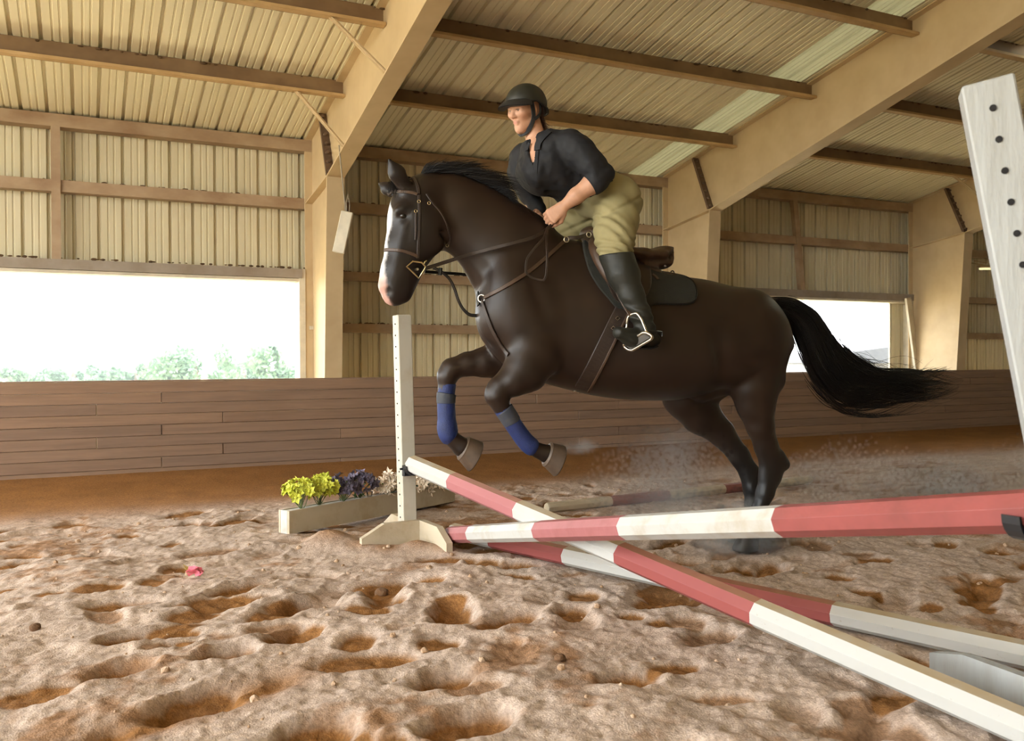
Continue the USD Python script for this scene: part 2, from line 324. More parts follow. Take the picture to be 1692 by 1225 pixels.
# kick boards ----------------------------------------------------------------
plank_ms = [mat('kick_plank_wood_%d' % k, c, 0.75, base2=np.array(c)*0.75, scale=3.0, stretch=(0.5, 3, 9), bump=0.25, bscale=20, detail=8) for k, c in enumerate(((0.245, 0.148, 0.092), (0.222, 0.136, 0.087), (0.272, 0.162, 0.098), (0.236, 0.140, 0.085)))]
kick = thing('baseboard_back', kind='structure')
rng = np.random.default_rng(11)
PHT = 0.826/9
for r in range(9):
    x = -3.0 - 0.5*(r % 3)
    while x < 15.5:
        # ends fall at the posts: most rows break at x = 0.3, 2.35, ...
        ln = rng.choice([2.05, 4.1, 4.1, 4.1])
        dy = rng.uniform(-0.004, 0.004); z0 = 0.826 - (r + 1)*PHT
        b = obox((x + ln/2, KICK + 0.02 + dy, z0 + PHT/2), ((1, 0, 0), (0, 1, 0), (0, 0, 1)), (ln/2 - 0.0012, 0.019, PHT/2 - 0.0008), 0.004)
        obj('plank', b, plank_ms[rng.integers(4)], kick); x += ln
obj('cap_rail', box((-4, KICK + 0.01, 0.826), (15.5, KICK + 0.09, 0.838)), plank_ms[0], kick)
for x in np.arange(-3.0, 15.5, 2.05): obj('post', box((x - 0.05, KICK + 0.045, -0.1), (x + 0.05, KICK + 0.13, 0.82)), plank_ms[1], kick)
# far end wall, unseen, set far off to weaken its bounce light
ew = thing('wall_right', kind='structure')
for k in range(15):
    y = WALL - 0.0 - (k + 1)*SW
    obj('metal_sheet', sheet((X1 - 0.1, y, -0.05), (0, 1, 0), (0, 0, 1), (1, 0, 0), roof_z(y) - 0.03, SW), cream_wall, ew)
# long wall behind the camera, unseen, added to cut the front light
fw = thing('wall_front', kind='structure')
FY = RIDGE + 0.2
for k in range(int((X1 - X0)/SW)):
    x = X0 + k*SW
    obj('metal_sheet', sheet((x, FY, -0.1), (1, 0, 0), (0, 0, 1), (0, -1, 0), roof_z(FY) + 0.05, SW), cream_wall, fw)
# hanging lamp, strip light
hb = thing('hanging_panel', 'narrow cream panel hanging on a wire below the knee of the nearest frame', 'panel')
white_old = mat('aged_white_paint', (0.62, 0.55, 0.42), 0.55)
pa, pb = on_y(574, 350, 7.55), on_y(559, 418, 7.55)
obj('board', bar(pa, pb, 0.105, 0.03, up=unit(FWD*[1, 1, 0])*-1, bevel=0.006), white_old, hb)
wire = mat('grey_wire', (0.30, 0.24, 0.16), 0.5)
hk = on_x(563, 236, COLX[1] + FW/2 + 0.02)
obj('hook_wire', tube([np.array([COLX[1] + FW/2 - .02, 7.42, rafter_bottom(7.42) - 0.012]), on_y(560, 240, 7.50), on_y(566, 300, 7.55), on_y(571, 348, 7.55), pa + [0, 0, -0.02]], 0.006), wire, hb)
obj('hook', tube([on_y(573, 352, 7.55), on_y(572, 335, 7.545), on_y(575, 322, 7.545), on_y(578, 335, 7.55), on_y(577, 352, 7.55)], 0.005), wire, hb)

# batten lamp on the wall of the last bay
lp_ = thing('batten_lamp', 'short lit batten lamp hanging before the dark wall past the farthest frame', 'lamp')
la_, lb_ = on_y(1619, 444.5, WALL - .45), on_y(1662, 444, WALL - .45)
glow = usdkit.material(stage, '/World/Looks/lamp_tube', {'e': ('emission', {'color': (1.0, 0.82, 0.42), 'strength': 0.18})}, surface='e.emission')
obj('tube', tube([la_, la_*.5 + lb_*.5, lb_], .016, 8), glow, lp_)
obj('housing', bar(la_ + [-.03, 0, .035], lb_ + [.03, 0, .035], .06, .03), steel, lp_)
for q in (.2, .8): obj('hanger', bar(la_*(1 - q) + lb_*q + [0, 0, .05], la_*(1 - q) + lb_*q + [0, .43, .16], .012, .012), steel, lp_)
# ---------------------------------------------------------------- sand floor
def axis(lo, hi, f0, f1, fine, coarse):
    a = [f0]
    while a[-1] < f1: a.append(a[-1] + fine)
    st = fine
    while a[-1] < hi: st = min(st*1.12, coarse); a.append(a[-1] + st)
    b = [f0]; st = fine
    while b[-1] > lo: st = min(st*1.12, coarse); b.append(b[-1] - st)
    return np.array(b[:0:-1] + a)
gx = axis(-5.2, 16.4, -0.6, 4.2, 0.0095, 0.16); gy = axis(-3.4, KICK + 0.06, 1.2, 6.5, 0.0105, 0.12)
GX, GYY = np.meshgrid(gx, gy, indexing='ij')
rng = np.random.default_rng(5)
P3 = np.stack([GX, GYY, 0*GX], -1)
track = 1/(1 + np.exp(-(GYY - (6.35 - 0.10*np.sin(GX*0.8) + 0.12*(meshkit.noise(P3*1.3, 3) - 0.5)))/0.10))    # 1 = raked track along the wall
h = 0.07*(meshkit.fbm(P3*1.1, 3, 1) - 0.5) + 0.030*(meshkit.fbm(P3*5.5, 3, 2) - 0.5) + 0.019*(meshkit.fbm(P3*16.0, 3, 4) - 0.5) + 0.009*(meshkit.fbm(P3*42.0, 2, 6) - 0.5)
damp_lit = np.zeros_like(h)  # damp sand, plus warm light painted into the print bowls
def print_at(x, y, a, r, asp, depth, dmp_lit=1.0):
    """A hoof print: an oval bowl, steeper at the toe, with a raised rim."""
    ix = np.searchsorted(gx, [x - 4*r, x + 4*r]); iy = np.searchsorted(gy, [y - 4*r, y + 4*r]); sl_ = (slice(*ix), slice(*iy))
    dx, dy = GX[sl_] - x, GYY[sl_] - y; c, s = math.cos(a), math.sin(a)
    u, v = (c*dx + s*dy)/(r*asp), (-s*dx + c*dy)/r
    w = 0.22*(meshkit.noise(P3[sl_]*11, 9) - 0.5)
    q = np.sqrt(u*u + v*v) + w*1.6
    bowl = 1/(1 + np.exp((q - 0.95)/0.10)); rim = np.exp(-((q - 1.35)/0.28)**2)
    h[sl_] += -depth*bowl*(1 + 0.35*u) + depth*0.13*rim*(1 + 0.4*np.sin(3*np.arctan2(v, u) + a*7))
    damp_lit[sl_] = np.maximum(damp_lit[sl_], np.clip(bowl*2.4 - 0.9, 0, 1)*np.clip(dmp_lit + 0.5*w, 0, 1))
for _ in range(560):
    x, y = rng.uniform(-1.2, 7.5), rng.uniform(0.9, 6.2)
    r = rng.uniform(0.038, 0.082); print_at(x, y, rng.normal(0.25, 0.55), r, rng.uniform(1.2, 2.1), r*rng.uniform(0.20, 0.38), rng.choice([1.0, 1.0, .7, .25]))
for _ in range(26):
    x, y = rng.uniform(-0.6, 3.2), rng.uniform(1.2, 4.4)
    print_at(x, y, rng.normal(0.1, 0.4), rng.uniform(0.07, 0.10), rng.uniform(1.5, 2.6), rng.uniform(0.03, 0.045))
# particular hollows and heaps of the photograph
for px, py, r, asp, dp in ((735, 1110, .085, 1.5, .05), (770, 1190, .10, 1.5, .05), (370, 1070, .07, 1.6, .045), (330, 1140, .07, 1.9, .04), (515, 985, .075, 1.6, .045), (640, 985, .07, 1.4, .04), (205, 1050, .07, 1.6, .04), (1040, 1115, .075, 1.5, .045), (190, 1100, .07, 1.7, .045), (520, 1195, .09, 1.6, .05), (945, 1005, .06, 1.5, .04), (480, 1040, .07, 1.6, .04), (1225, 930, .09, 1.5, .03)):
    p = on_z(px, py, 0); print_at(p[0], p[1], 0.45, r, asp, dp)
def heap(px, py, r, hh):
    global h
    p = on_z(px, py, 0); d2 = ((GX - p[0])**2 + (GYY - p[1])**2)/r**2
    h += hh*np.exp(-d2); np.maximum(damp_lit, 0.8*np.exp(-d2*1.1), out=damp_lit)
calm = np.exp(-(((GX - 1.66)**2 + (GYY - 4.62)**2)/0.42**2)) + np.exp(-(((GX - 1.7)**2/0.8**2 + (GYY - 5.42)**2/0.3**2)))
for (ax_, ay_), (bx_, by_) in ((on_z(748, 878, 0)[:2], on_z(1692, 1085, 0)[:2]), (on_z(903, 840, 0)[:2], on_z(1338, 793, 0)[:2])):   # level bedding under the ground poles
    L2_ = (bx_ - ax_)**2 + (by_ - ay_)**2; t_ = np.clip(((GX - ax_)*(bx_ - ax_) + (GYY - ay_)*(by_ - ay_))/L2_, 0, 1)
    calm = calm + 1.2*np.exp(-((GX - ax_ - t_*(bx_ - ax_))**2 + (GYY - ay_ - t_*(by_ - ay_))**2)/0.11**2)
hq = on_z(1228, 906, 0); calm = calm + np.exp(-((GX - hq[0])**2 + (GYY - hq[1])**2)/0.16**2)
h = h*(1 - 0.85*np.clip(calm, 0, 1)) - 0.012*np.clip(calm, 0, 1)
for px, py, r, hh in ((545, 893, .13, .075), (600, 900, .10, .03), (690, 903, .09, .05), (735, 905, .08, .03), (640, 905, .1, .02)): heap(px, py, r, hh)
# long scraped bank in the left foreground
p = on_z(300, 1165, 0); u = ((GX - p[0])*0.9 + (GYY - p[1])*0.42); v = (-(GX - p[0])*0.42 + (GYY - p[1])*0.9)
bank = np.exp(-(u/0.55)**4)*np.exp(-(v/0.10)**2); h -= 0.028*bank; damp_lit = np.maximum(damp_lit, bank*(0.5 + 0.7*meshkit.fbm(P3*9, 2, 8)))
bare = meshkit.fbm(P3*2.2, 4, 21); fine = meshkit.fbm(P3*16, 3, 22)
damp_lit = np.maximum(damp_lit, np.clip((bare + 0.45*(fine - 0.5) - 0.60)*6, 0, 1)*0.75)
damp_lit = np.maximum(damp_lit, track)
h = h*(1 - 0.93*track) + track*(0.02 + 0.05*np.clip((GYY - 6.9)/1.1, 0, 1))
h -= 0.012
v = np.stack([GX, GYY, h], -1).reshape(-1, 3)
nx, ny = GX.shape; I = np.arange(nx*ny).reshape(nx, ny)
f = np.stack([I[:-1, :-1].ravel(), I[1:, :-1].ravel(), I[1:, 1:].ravel(), I[:-1, 1:].ravel()], 1)
f = np.vstack([f[:, [0, 1, 2]], f[:, [0, 2, 3]]])
crust, wet_lit = np.array([0.46, 0.355, 0.285]), np.array([0.25, 0.117, 0.039])  # orange tone mixes damp sand with painted warm light
tint = crust + (wet_lit - crust)*np.clip(damp_lit, 0, 1).reshape(-1, 1)
tint = tint*(0.80 + 0.4*meshkit.fbm(v*[7, 7, 0], 4, 31))[:, None]
sand_m = vmat('arena_sand', 0.95, 0.1, bump=0.45, bscale=170.0, mottle=0.24, mscale=80.0)
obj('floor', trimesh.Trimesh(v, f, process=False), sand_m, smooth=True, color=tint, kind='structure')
from scipy.interpolate import RegularGridInterpolator
ground_at = RegularGridInterpolator((gx, gy), h, bounds_error=False, fill_value=0.0)
def gz(x, y): return float(ground_at((x, y)))
# loose clods of sand
rng = np.random.default_rng(17)
def clod(p, r, k):
    s = trimesh.creation.icosphere(2, r); vv = np.asarray(s.vertices); vv = vv*(0.75 + 0.6*meshkit.fbm(vv/r*1.1 + k*5.3, 3, k)[:, None])*[1, 1, 0.8]
    return trimesh.Trimesh(vv + p, s.faces, process=False)
clods = []
for k in range(420):
    x, y = rng.uniform(-0.7, 4.8), rng.uniform(1.2, 6.0); r = min(0.014, 0.0035*(1/rng.random())**0.55)
    s = trimesh.creation.icosphere(1, r); vv = np.asarray(s.vertices); vv = vv*(0.6 + 0.8*meshkit.noise(vv/r*1.6 + k*3.1, 2)[:, None])
    clods.append(trimesh.Trimesh(vv + [x, y, gz(x, y) + r*0.3], s.faces, process=False))
clod_m = mat('sand_clod', (0.34, 0.20, 0.10), 0.95, base2=(0.5, 0.37, 0.27), scale=20, bump=0.5)
tag(obj('sand_crumbs', cat_(clods), clod_m), 'small loose crumbs of dry sand strewn over the arena floor', 'sand', kind='stuff')
for k, (px, py, r, lab) in enumerate(((631, 964, 0.021, 'largest brown clod of earth, in a hoof print left of the ground pole'), (58, 1037, 0.013, 'small brown clod of earth near the left edge of the picture'), (925, 1086, 0.013, 'small brown clod of earth below the middle of the slanting pole'))):
    p = on_z(px, py, 0.0); p[2] = gz(p[0], p[1]) + r*0.5
    tag(obj('earth_clod', clod(p, r*1.5, k), mat('earth_clod_%d' % k, (0.16, 0.08, 0.035), 0.95, bump=0.5)), lab, 'clod of earth')
# outside ground
og = mat('outside_dry_ground', (0.62, 0.50, 0.31), 0.95, scale=0.6, base2=(0.52, 0.45, 0.25))
ogm = cat_([box((-60, 8.6, -0.4), (80, 90, -0.25)), box((-60, -60, -0.4), (80, 8.6, -0.25))])
obj('ground', ogm, og, kind='structure')
# trees and shed beyond the windows
def crown(c, rad, nleaf, seed, size):
    r = np.random.default_rng(seed); blobs = [(np.array([r.uniform(-.75, .75)*rad[0], r.uniform(-.6, .6)*rad[1], r.uniform(-0.55, 0.62)*rad[2]]), r.uniform(0.25, 0.45)*rad[2]) for _ in range(16)]
    q = []
    for _ in range(nleaf):
        b, br = blobs[r.integers(16)]; d = r.normal(size=3); d /= np.linalg.norm(d); p = c + b + d*br*r.uniform(0.5, 1.1)
        a = unit(r.normal(size=3)); b2 = unit(np.cross(a, r.normal(size=3))); s = size*r.uniform(0.6, 1.3)
        q.append(np.array([p - a*s, p + b2*s*0.45, p + a*s, p - b2*s*0.45]))
    v = np.concatenate(q); k = np.arange(nleaf)*4
    return trimesh.Trimesh(v, np.concatenate([np.stack([k, k+1, k+2], 1), np.stack([k, k+2, k+3], 1)]), process=False)
leaf_m = usdkit.material(stage, '/World/Looks/tree_leaves', {'t': ('translucent_bsdf', {'color': (0.20, 0.34, 0.16)}), 'd': ('principled_bsdf', {'base_color': (0.20, 0.30, 0.20), 'roughness': 0.6}), 'm': ('mix_closure', {'fac': 0.6})}, [('t.BSDF', 'm.closure1'), ('d.BSDF', 'm.closure2')], surface='m.closure')
bark = mat('bark', (0.16, 0.12, 0.08), 0.9)
for px, top, dist, wpx, lab in ((30, 606, 34, 62, 'pale leafy tree lowest in the left corner of the left window'), (120, 598, 36, 66, 'sparse pale tree in the left window, second from the left'), (225, 600, 35, 50, 'small leafy tree in the left window, third from the left'), (320, 570, 32, 84, 'broad leafy tree in the middle of the left window'), (400, 592, 35, 58, 'low leafy tree right of the broad tree in the left window'), (468, 566, 30, 62, 'tall leafy tree at the right jamb of the left window')):
    p = at_depth(px, 612, dist); ht = at_depth(px, top, dist)[2]; rx = wpx*dist/FPX
    t = thing('tree', lab, 'tree', 'trees outside the left window' if False else None)
    rz = (ht + 0.4)/2.0
    obj('foliage', crown(np.array([p[0], p[1], ht - rz*0.95]), (rx, rx, rz), 3000, px, 0.12), leaf_m, t)
    obj('trunk', tube([(p[0], p[1], -0.3), (p[0] + .05, p[1], ht*0.4), (p[0], p[1] + .05, ht - rz*0.6)], [0.14, 0.11, 0.05]), bark, t)
sh = thing('shed', 'low grey metal-roofed shed beyond the right window', 'shed')
roofm = mat('grey_shed_roof', (0.05, 0.052, 0.06), 0.5); wallm = mat('grey_shed_wall', (0.20, 0.19, 0.18), 0.7)
a = at_depth(1340, 612, 30); b = at_depth(1520, 612, 30); dn = unit(np.array([FWD[0], FWD[1], 0]))
za = at_depth(1400, 583, 30)[2]; zb = at_depth(1492, 573, 30)[2]; zw = at_depth(1492, 600, 30)[2]
ex = unit((b - a)*[1, 1, 0]); lw = np.linalg.norm((b - a)[:2])
obj('roof', prism([(0, zw), (0, za - .15), (lw, zb + .12), (lw, zw)], a*[1, 1, 0], ex, (0, 0, 1), dn*-1, -5.0), roofm, sh)
obj('wall', prism([(0.1, -.3), (0.1, zw - .01), (lw - .1, zw - .01), (lw - .1, -.3)], a*[1, 1, 0] + dn*0.3, ex, (0, 0, 1), dn*-1, -4.5), wallm, sh)

air = usdkit.material(stage, '/World/Looks/hazy_air', {'v': ('principled_volume', {'color': (0.95, 0.97, 1.0), 'density': 0.004, 'anisotropy': 0.3})}, volume='v.volume')
tag(obj('outdoor_haze', box((-25, 12, -0.2), (45, 60, 14)), air), 'bright hazy summer air outside the windows', 'haze', kind='stuff')
# ---------------------------------------------------------------- jump: standards, poles, flower box
white_p = mat('white_fence_paint', (0.47, 0.455, 0.42), 0.5, base2=(0.37, 0.30, 0.21), scale=7.0, ramp=(0.5, 0.75), bump=0.15, bscale=25)
cream_p = mat('dusty_warmlit_cream_paint', (0.48, 0.40, 0.285), 0.6, base2=(0.38, 0.285, 0.17), scale=7.0, ramp=(0.45, 0.75), bump=0.15, bscale=25)
red_p = mat('faded_red_paint', (0.27, 0.060, 0.052), 0.55, base2=(0.21, 0.05, 0.042), scale=9.0, bump=0.12, bscale=30)
pink_p = mat('faded_pink_red_paint', (0.36, 0.125, 0.125), 0.55, base2=(0.29, 0.095, 0.09), scale=9.0, bump=0.12, bscale=30)
dark_red = mat('dusty_red_paint', (0.24, 0.058, 0.036), 0.6, base2=(0.18, 0.045, 0.03), scale=9.0, bump=0.12)
def dusty(name, c, amt=0.75):
    """Paint whose upward sides carry a film of settled arena dust."""
    nodes = {'g': ('geometry', {}), 'x': ('separate_xyz', {}), 'r': ('map_range', {'range_type': 'smoothstep', 'from_min': 0.62, 'from_max': 0.90, 'to_min': 0.0, 'to_max': amt, 'clamp': True}), 'n': ('noise_texture', {'scale': 9.0, 'detail': 6.0}), 'nr': ('map_range', {'from_min': 0.3, 'from_max': 0.6, 'to_min': 0.65, 'to_max': 1.1, 'clamp': True}),
             'mu': ('math', {'math_type': 'multiply'}), 'n2': ('noise_texture', {'scale': 45.0, 'detail': 7.0, 'roughness': 0.7}), 'st': ('rgb_ramp', {'ramp': [(0.0, c), (0.64, c), (0.74, (c[0]*.75, c[1]*.62, c[2]*.5)), (1.0, (c[0]*.6, c[1]*.45, c[2]*.35))]}), 'm': ('mix', {'color2': (0.40, 0.285, 0.145)}), 'p': ('principled_bsdf', {'roughness': 0.6})}
    return usdkit.material(stage, '/World/Looks/' + name, nodes, [('g.normal', 'x.vector'), ('x.z', 'r.value'), ('g.position', 'n.vector'), ('n.fac', 'nr.value'), ('r.result', 'mu.value1'), ('nr.result', 'mu.value2'), ('mu.value', 'm.fac'), ('g.position', 'n2.vector'), ('n2.fac', 'st.fac'), ('st.color', 'm.color1'), ('m.color', 'p.base_color')], surface='p.BSDF')
white_d = dusty('dusty_white_paint', (0.47, 0.455, 0.42)); red_d = dusty('dusty_red_top_paint', (0.27, 0.060, 0.052), 0.38); pink_d = dusty('dusty_pink_paint', (0.36, 0.125, 0.125), 0.38)
post_p = mat('warm_lit_standard_paint', (0.50, 0.455, 0.37), 0.55, base2=(0.42, 0.35, 0.25), scale=6.0, ramp=(0.5, 0.75), bump=0.12, bscale=25)  # white post paint tinted cream: warm light put into the colour
grey_p = mat('dimmed_white_paint', (0.36, 0.365, 0.355), 0.6, base2=(0.31, 0.305, 0.28), scale=5.0, bump=0.25, bscale=18, stretch=(4, 4, 0.6))  # white paint darkened: the dimmer light there is put into the colour
hole_m = mat('hole_black', (0.012, 0.01, 0.01), 0.9)
black_metal = mat('black_jump_cup', (0.02, 0.02, 0.022), 0.4)
pencil = mat('mark_black', (0.05, 0.045, 0.04), 0.8)
def standard(base, top, fa, wid, hole0, holes, hole_step, label, feet, marks=False, hole_r=0.007):
    """Post from base to top; fa = direction its holed face looks to (horizontal)."""
    t = thing('jump_standard', label, 'jump standard')
    ax = unit(top - base); fa = unit(fa - ax*(fa @ ax)); side = np.cross(ax, fa)
    L_ = np.linalg.norm(top - base)
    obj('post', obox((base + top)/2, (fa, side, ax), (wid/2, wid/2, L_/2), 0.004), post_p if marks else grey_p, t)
    hl = []
    for k in range(holes):
        c = trimesh.creation.cylinder(hole_r, 0.004, sections=14); c.vertices = np.asarray(c.vertices) @ np.array([side, np.cross(fa, side), fa]) + top - ax*(hole0 + k*hole_step) + fa*(wid/2 + 0.0005); 
        obj('pin_hole', c, hole_m, t)
    if marks:
        mk = []
        for k in range(24):
            z = 0.10 + k*0.045; w_ = 0.035 if k % 4 == 0 else 0.02
            o = top - ax*(L_ - z) + side*0
            mk.append(obox(base + ax*(0.28 + k*0.042) - side*(wid/2 + .0004) + fa*(wid/2 - 0.052), (fa, side, ax), (w_/2, 0.0006, 0.0016)))
        obj('height_marks', cat_(mk), pencil, t, kind='stuff')
    for (d, ln, hh, slope, o) in feet:
        d = unit(d); sd = np.cross((0, 0, 1), d)
        poly = [(0, 0), (ln, 0), (ln, hh*(0.45 if marks else 0.72)), (ln - slope, hh), (0, hh)]
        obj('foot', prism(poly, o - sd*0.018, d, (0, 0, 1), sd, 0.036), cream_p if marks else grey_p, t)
    return t, ax, fa, side
NRM_A = -FWD*[1, 1, 0]; NRM_A = unit(NRM_A); RH = unit(RGT*[1, 1, 0])
def rot(v, deg): c, s = math.cos(math.radians(deg)), math.sin(math.radians(deg)); return np.array([c*v[0] - s*v[1], s*v[0] + c*v[1], v[2]])
DL = 4.95
baseL = at_depth(674, 880, DL); baseL[2] = 0.0; topL = at_depth(664, 521, DL)
faL = rot(NRM_A, -60)          # its holed face looks to the left, its wide face to the camera and right
big = rot(NRM_A, 30)
gbase = baseL.copy()
st1, axL, faL, sdL = standard(baseL, topL, faL, 0.082, 0.05, 18, 0.0635, 'white jump standard beside the flower box, carrying the slanting pole', [
    (rot(NRM_A, -60)*1, 0.30, 0.125, 0.13, baseL + [0, 0, -0.015] + big*0.06), (-rot(NRM_A, -60), 0.06, 0.125, 0.0, baseL + [0, 0, -0.015] + big*0.06),
    (big, 0.36, 0.125, 0.12, baseL + [0, 0, -0.015]+ big*0.06 - faL*0.055), (-big, 0.34, 0.125, 0.12, baseL + [0, 0, -0.015] + big*0.02)], marks=True, hole_r=0.0045)
DR = 1.80
baseR = at_depth(1872, 1422, DR); topR = at_depth(1628, 140, DR)
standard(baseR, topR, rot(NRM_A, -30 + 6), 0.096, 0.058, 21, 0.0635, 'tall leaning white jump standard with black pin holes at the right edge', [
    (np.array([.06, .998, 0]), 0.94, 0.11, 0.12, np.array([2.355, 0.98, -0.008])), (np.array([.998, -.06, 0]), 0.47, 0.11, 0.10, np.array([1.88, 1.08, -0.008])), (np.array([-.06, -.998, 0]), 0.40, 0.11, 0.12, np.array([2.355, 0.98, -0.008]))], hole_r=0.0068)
def pole(a, b, r, bands, label, up0=0.2):
    """Eight-sided pole from a to b; bands = [(fraction end, material)]."""
    t = thing('jump_pole', label, 'pole'); a, b = np.asarray(a, float), np.asarray(b, float)
    d = unit(b - a); y = unit(np.cross((0, 0, 1), d)); z = np.cross(d, y)
    an = (np.arange(8) + 0.5)/8*2*np.pi + up0
    # slightly rounded arrises: two points per corner
    an = np.sort(np.concatenate([an - 0.012, an + 0.012])); rr = r*1.0
    ring = rr*(np.cos(an)[:, None]*y + np.sin(an)[:, None]*z)
    f0 = 0.0
    for k, (f1, m) in enumerate(bands):
        p0, p1 = a + (b - a)*f0, a + (b - a)*f1
        rings = [p0 + ring*(0.9 if f0 == 0 else 1), p0 + d*0.008 + ring, p1 - d*0.008 + ring, p1 + ring*(0.9 if k == len(bands) - 1 else 1)]
        obj('painted_band', ringmesh(rings), m, t); f0 = f1
    return t
def frac(a, b, px):
    """Fraction along a..b at the picture's column px."""
    lo, hi = 0.0, 1.0
    def col(f): p = a + (b - a)*f - CAM; return 846 + FPX*(p @ RGT)/(p @ FWD)
    for _ in range(50):
        m = (lo + hi)/2
        if col(m) < px: lo = m
        else: hi = m
    return (lo + hi)/2
# slanting pole, upper end on the left standard, lower end on the ground by the camera
A0 = at_depth(681, 767, DL - 0.10); A1 = on_z(1600, 1163, 0.052); A1 = A0 + (A1 - A0)*1.07
poleA = pole(A0, A1, 0.05, [(frac(A0, A1, 750), white_d), (frac(A0, A1, 860), pink_d), (frac(A0, A1, 1028), white_d), (frac(A0, A1, 1253), red_d), (1, white_d)], 'red and white pole slanting down from the left standard to the near ground')
B0 = at_depth(744, 884, 4.80); B1 = at_depth(1672, 846, DR + 0.04); B1 = B0 + (B1 - B0)*1.02
poleB = pole(B0, B1, 0.0455, [(frac(B0, B1, 782), pink_p), (frac(B0, B1, 893), white_p), (frac(B0, B1, 1036), pink_p), (frac(B0, B1, 1295), white_p), (1, red_p)], 'red and white pole rising to the right standard, with its long red end near')
C0 = on_z(748, 878, 0.04); C1 = on_z(1600, 1062, 0.04); C1 = C0 + (C1 - C0)*1.12
pole(C0, C1, 0.046, [(frac(C0, C1, 815), white_d), (frac(C0, C1, 937), red_d), (frac(C0, C1, 1120), white_d), (frac(C0, C1, 1380), red_d), (1, white_d)], 'red and white ground pole lying on the sand under the crossed poles')
D0 = on_z(903, 840, 0.03); D1 = on_z(1338, 793, 0.03)
pole(D0, D1, 0.036, [(frac(D0, D1, 1008), cream_p), (frac(D0, D1, 1103), dark_red), (frac(D0, D1, 1195), cream_p), (frac(D0, D1, 1262), dark_red), (1, cream_p)], 'dusty red and cream ground pole lying farthest away, behind the hind legs')
# cups
def cup(o, ex, label, near):
    t = thing('jump_cup', label, 'jump cup'); ex = unit(ex); up = np.array([0, 0, 1.0]); sd = np.cross(up, ex)
    an = np.linspace(math.pi, 2*math.pi, 11); r = 0.056
    prof = [(r*math.cos(a), r*math.sin(a)) for a in an] + [((r - .006)*math.cos(a), (r - .006)*math.sin(a)) for a in an[::-1]]
    obj('cradle', prism(prof, o - ex*0.02, sd, up, ex, 0.04), black_metal, t)
    obj('bracket', obox(o - ex*0.035 + up*(-0.03), (ex, sd, up), (0.012, 0.045, 0.03), 0.003), black_metal, t)
    obj('pin', tube([o - ex*0.04 + sd*0.06 - up*0.02, o - ex*0.04 - sd*0.06 - up*0.02], 0.006), black_metal, t)
dA = unit(A1 - A0); dB = unit(B1 - B0)
cup(A0 + dA*0.012 - [0, 0, 0.005], dA*[1, 1, 0], 'black jump cup on the left standard under the upper end of the slanting pole', 0)
cup(B1 - dB*0.03 - [0, 0, 0.005], -dB*[1, 1, 0], 'black jump cup on the right standard under the red pole end', 1)
# flower box
fb = thing('flower_box', 'long low white wooden flower box on the sand behind the left standard')
tag(fb, cat='flower box')
bl0, bl1 = on_z(478, 884, 0.0), on_z(752, 829, 0.0); bd = unit((bl1 - bl0)*[1, 1, 0]); bn = np.cross((0, 0, 1), bd); bn = bn if bn[1] > 0 else -bn
bl = np.linalg.norm((bl1 - bl0)[:2]); bh, bw, bt = 0.135, 0.095, 0.018; zz = np.array([0, 0, 1.0])
def bb(c, hx, hy, hz, name, m): obj(name, obox(bl0*[1, 1, 0] + c[0]*bd + c[1]*bn + c[2]*zz, (bd, bn, zz), (hx, hy, hz), 0.002), m, fb)
bb((bl/2, bt/2, bh/2), bl/2, bt/2, bh/2, 'board', cream_p); bb((bl/2, bw - bt/2, bh/2), bl/2, bt/2, bh/2, 'board', cream_p)  # long boards cream: warm light painted into the white box
bb((bt/2, bw/2, bh/2), bt/2, bw/2 - bt, bh/2, 'end_board', white_p); bb((bl - bt/2, bw/2, bh/2), bt/2, bw/2 - bt, bh/2, 'end_board', white_p)
bb((bl/2, bw/2, bh - 0.012), bl/2 - bt, bw/2 - bt, 0.008, 'top_board', white_p)
stem_m = mat('flower_stem', (0.10, 0.13, 0.04), 0.7); leafg = mat('dark_leaf', (0.03, 0.09, 0.03), 0.5, base2=(0.06, 0.14, 0.05), scale=30)
petal = {'yellow': mat('yellow_petal', (0.62, 0.62, 0.06), 0.6, base2=(0.45, 0.48, 0.05), scale=25), 'purple': mat('grey_purple_petal', (0.16, 0.13, 0.20), 0.7, base2=(0.09, 0.08, 0.11), scale=25), 'white': mat('white_petal', (0.80, 0.70, 0.56), 0.6, base2=(0.68, 0.52, 0.38), scale=25)}
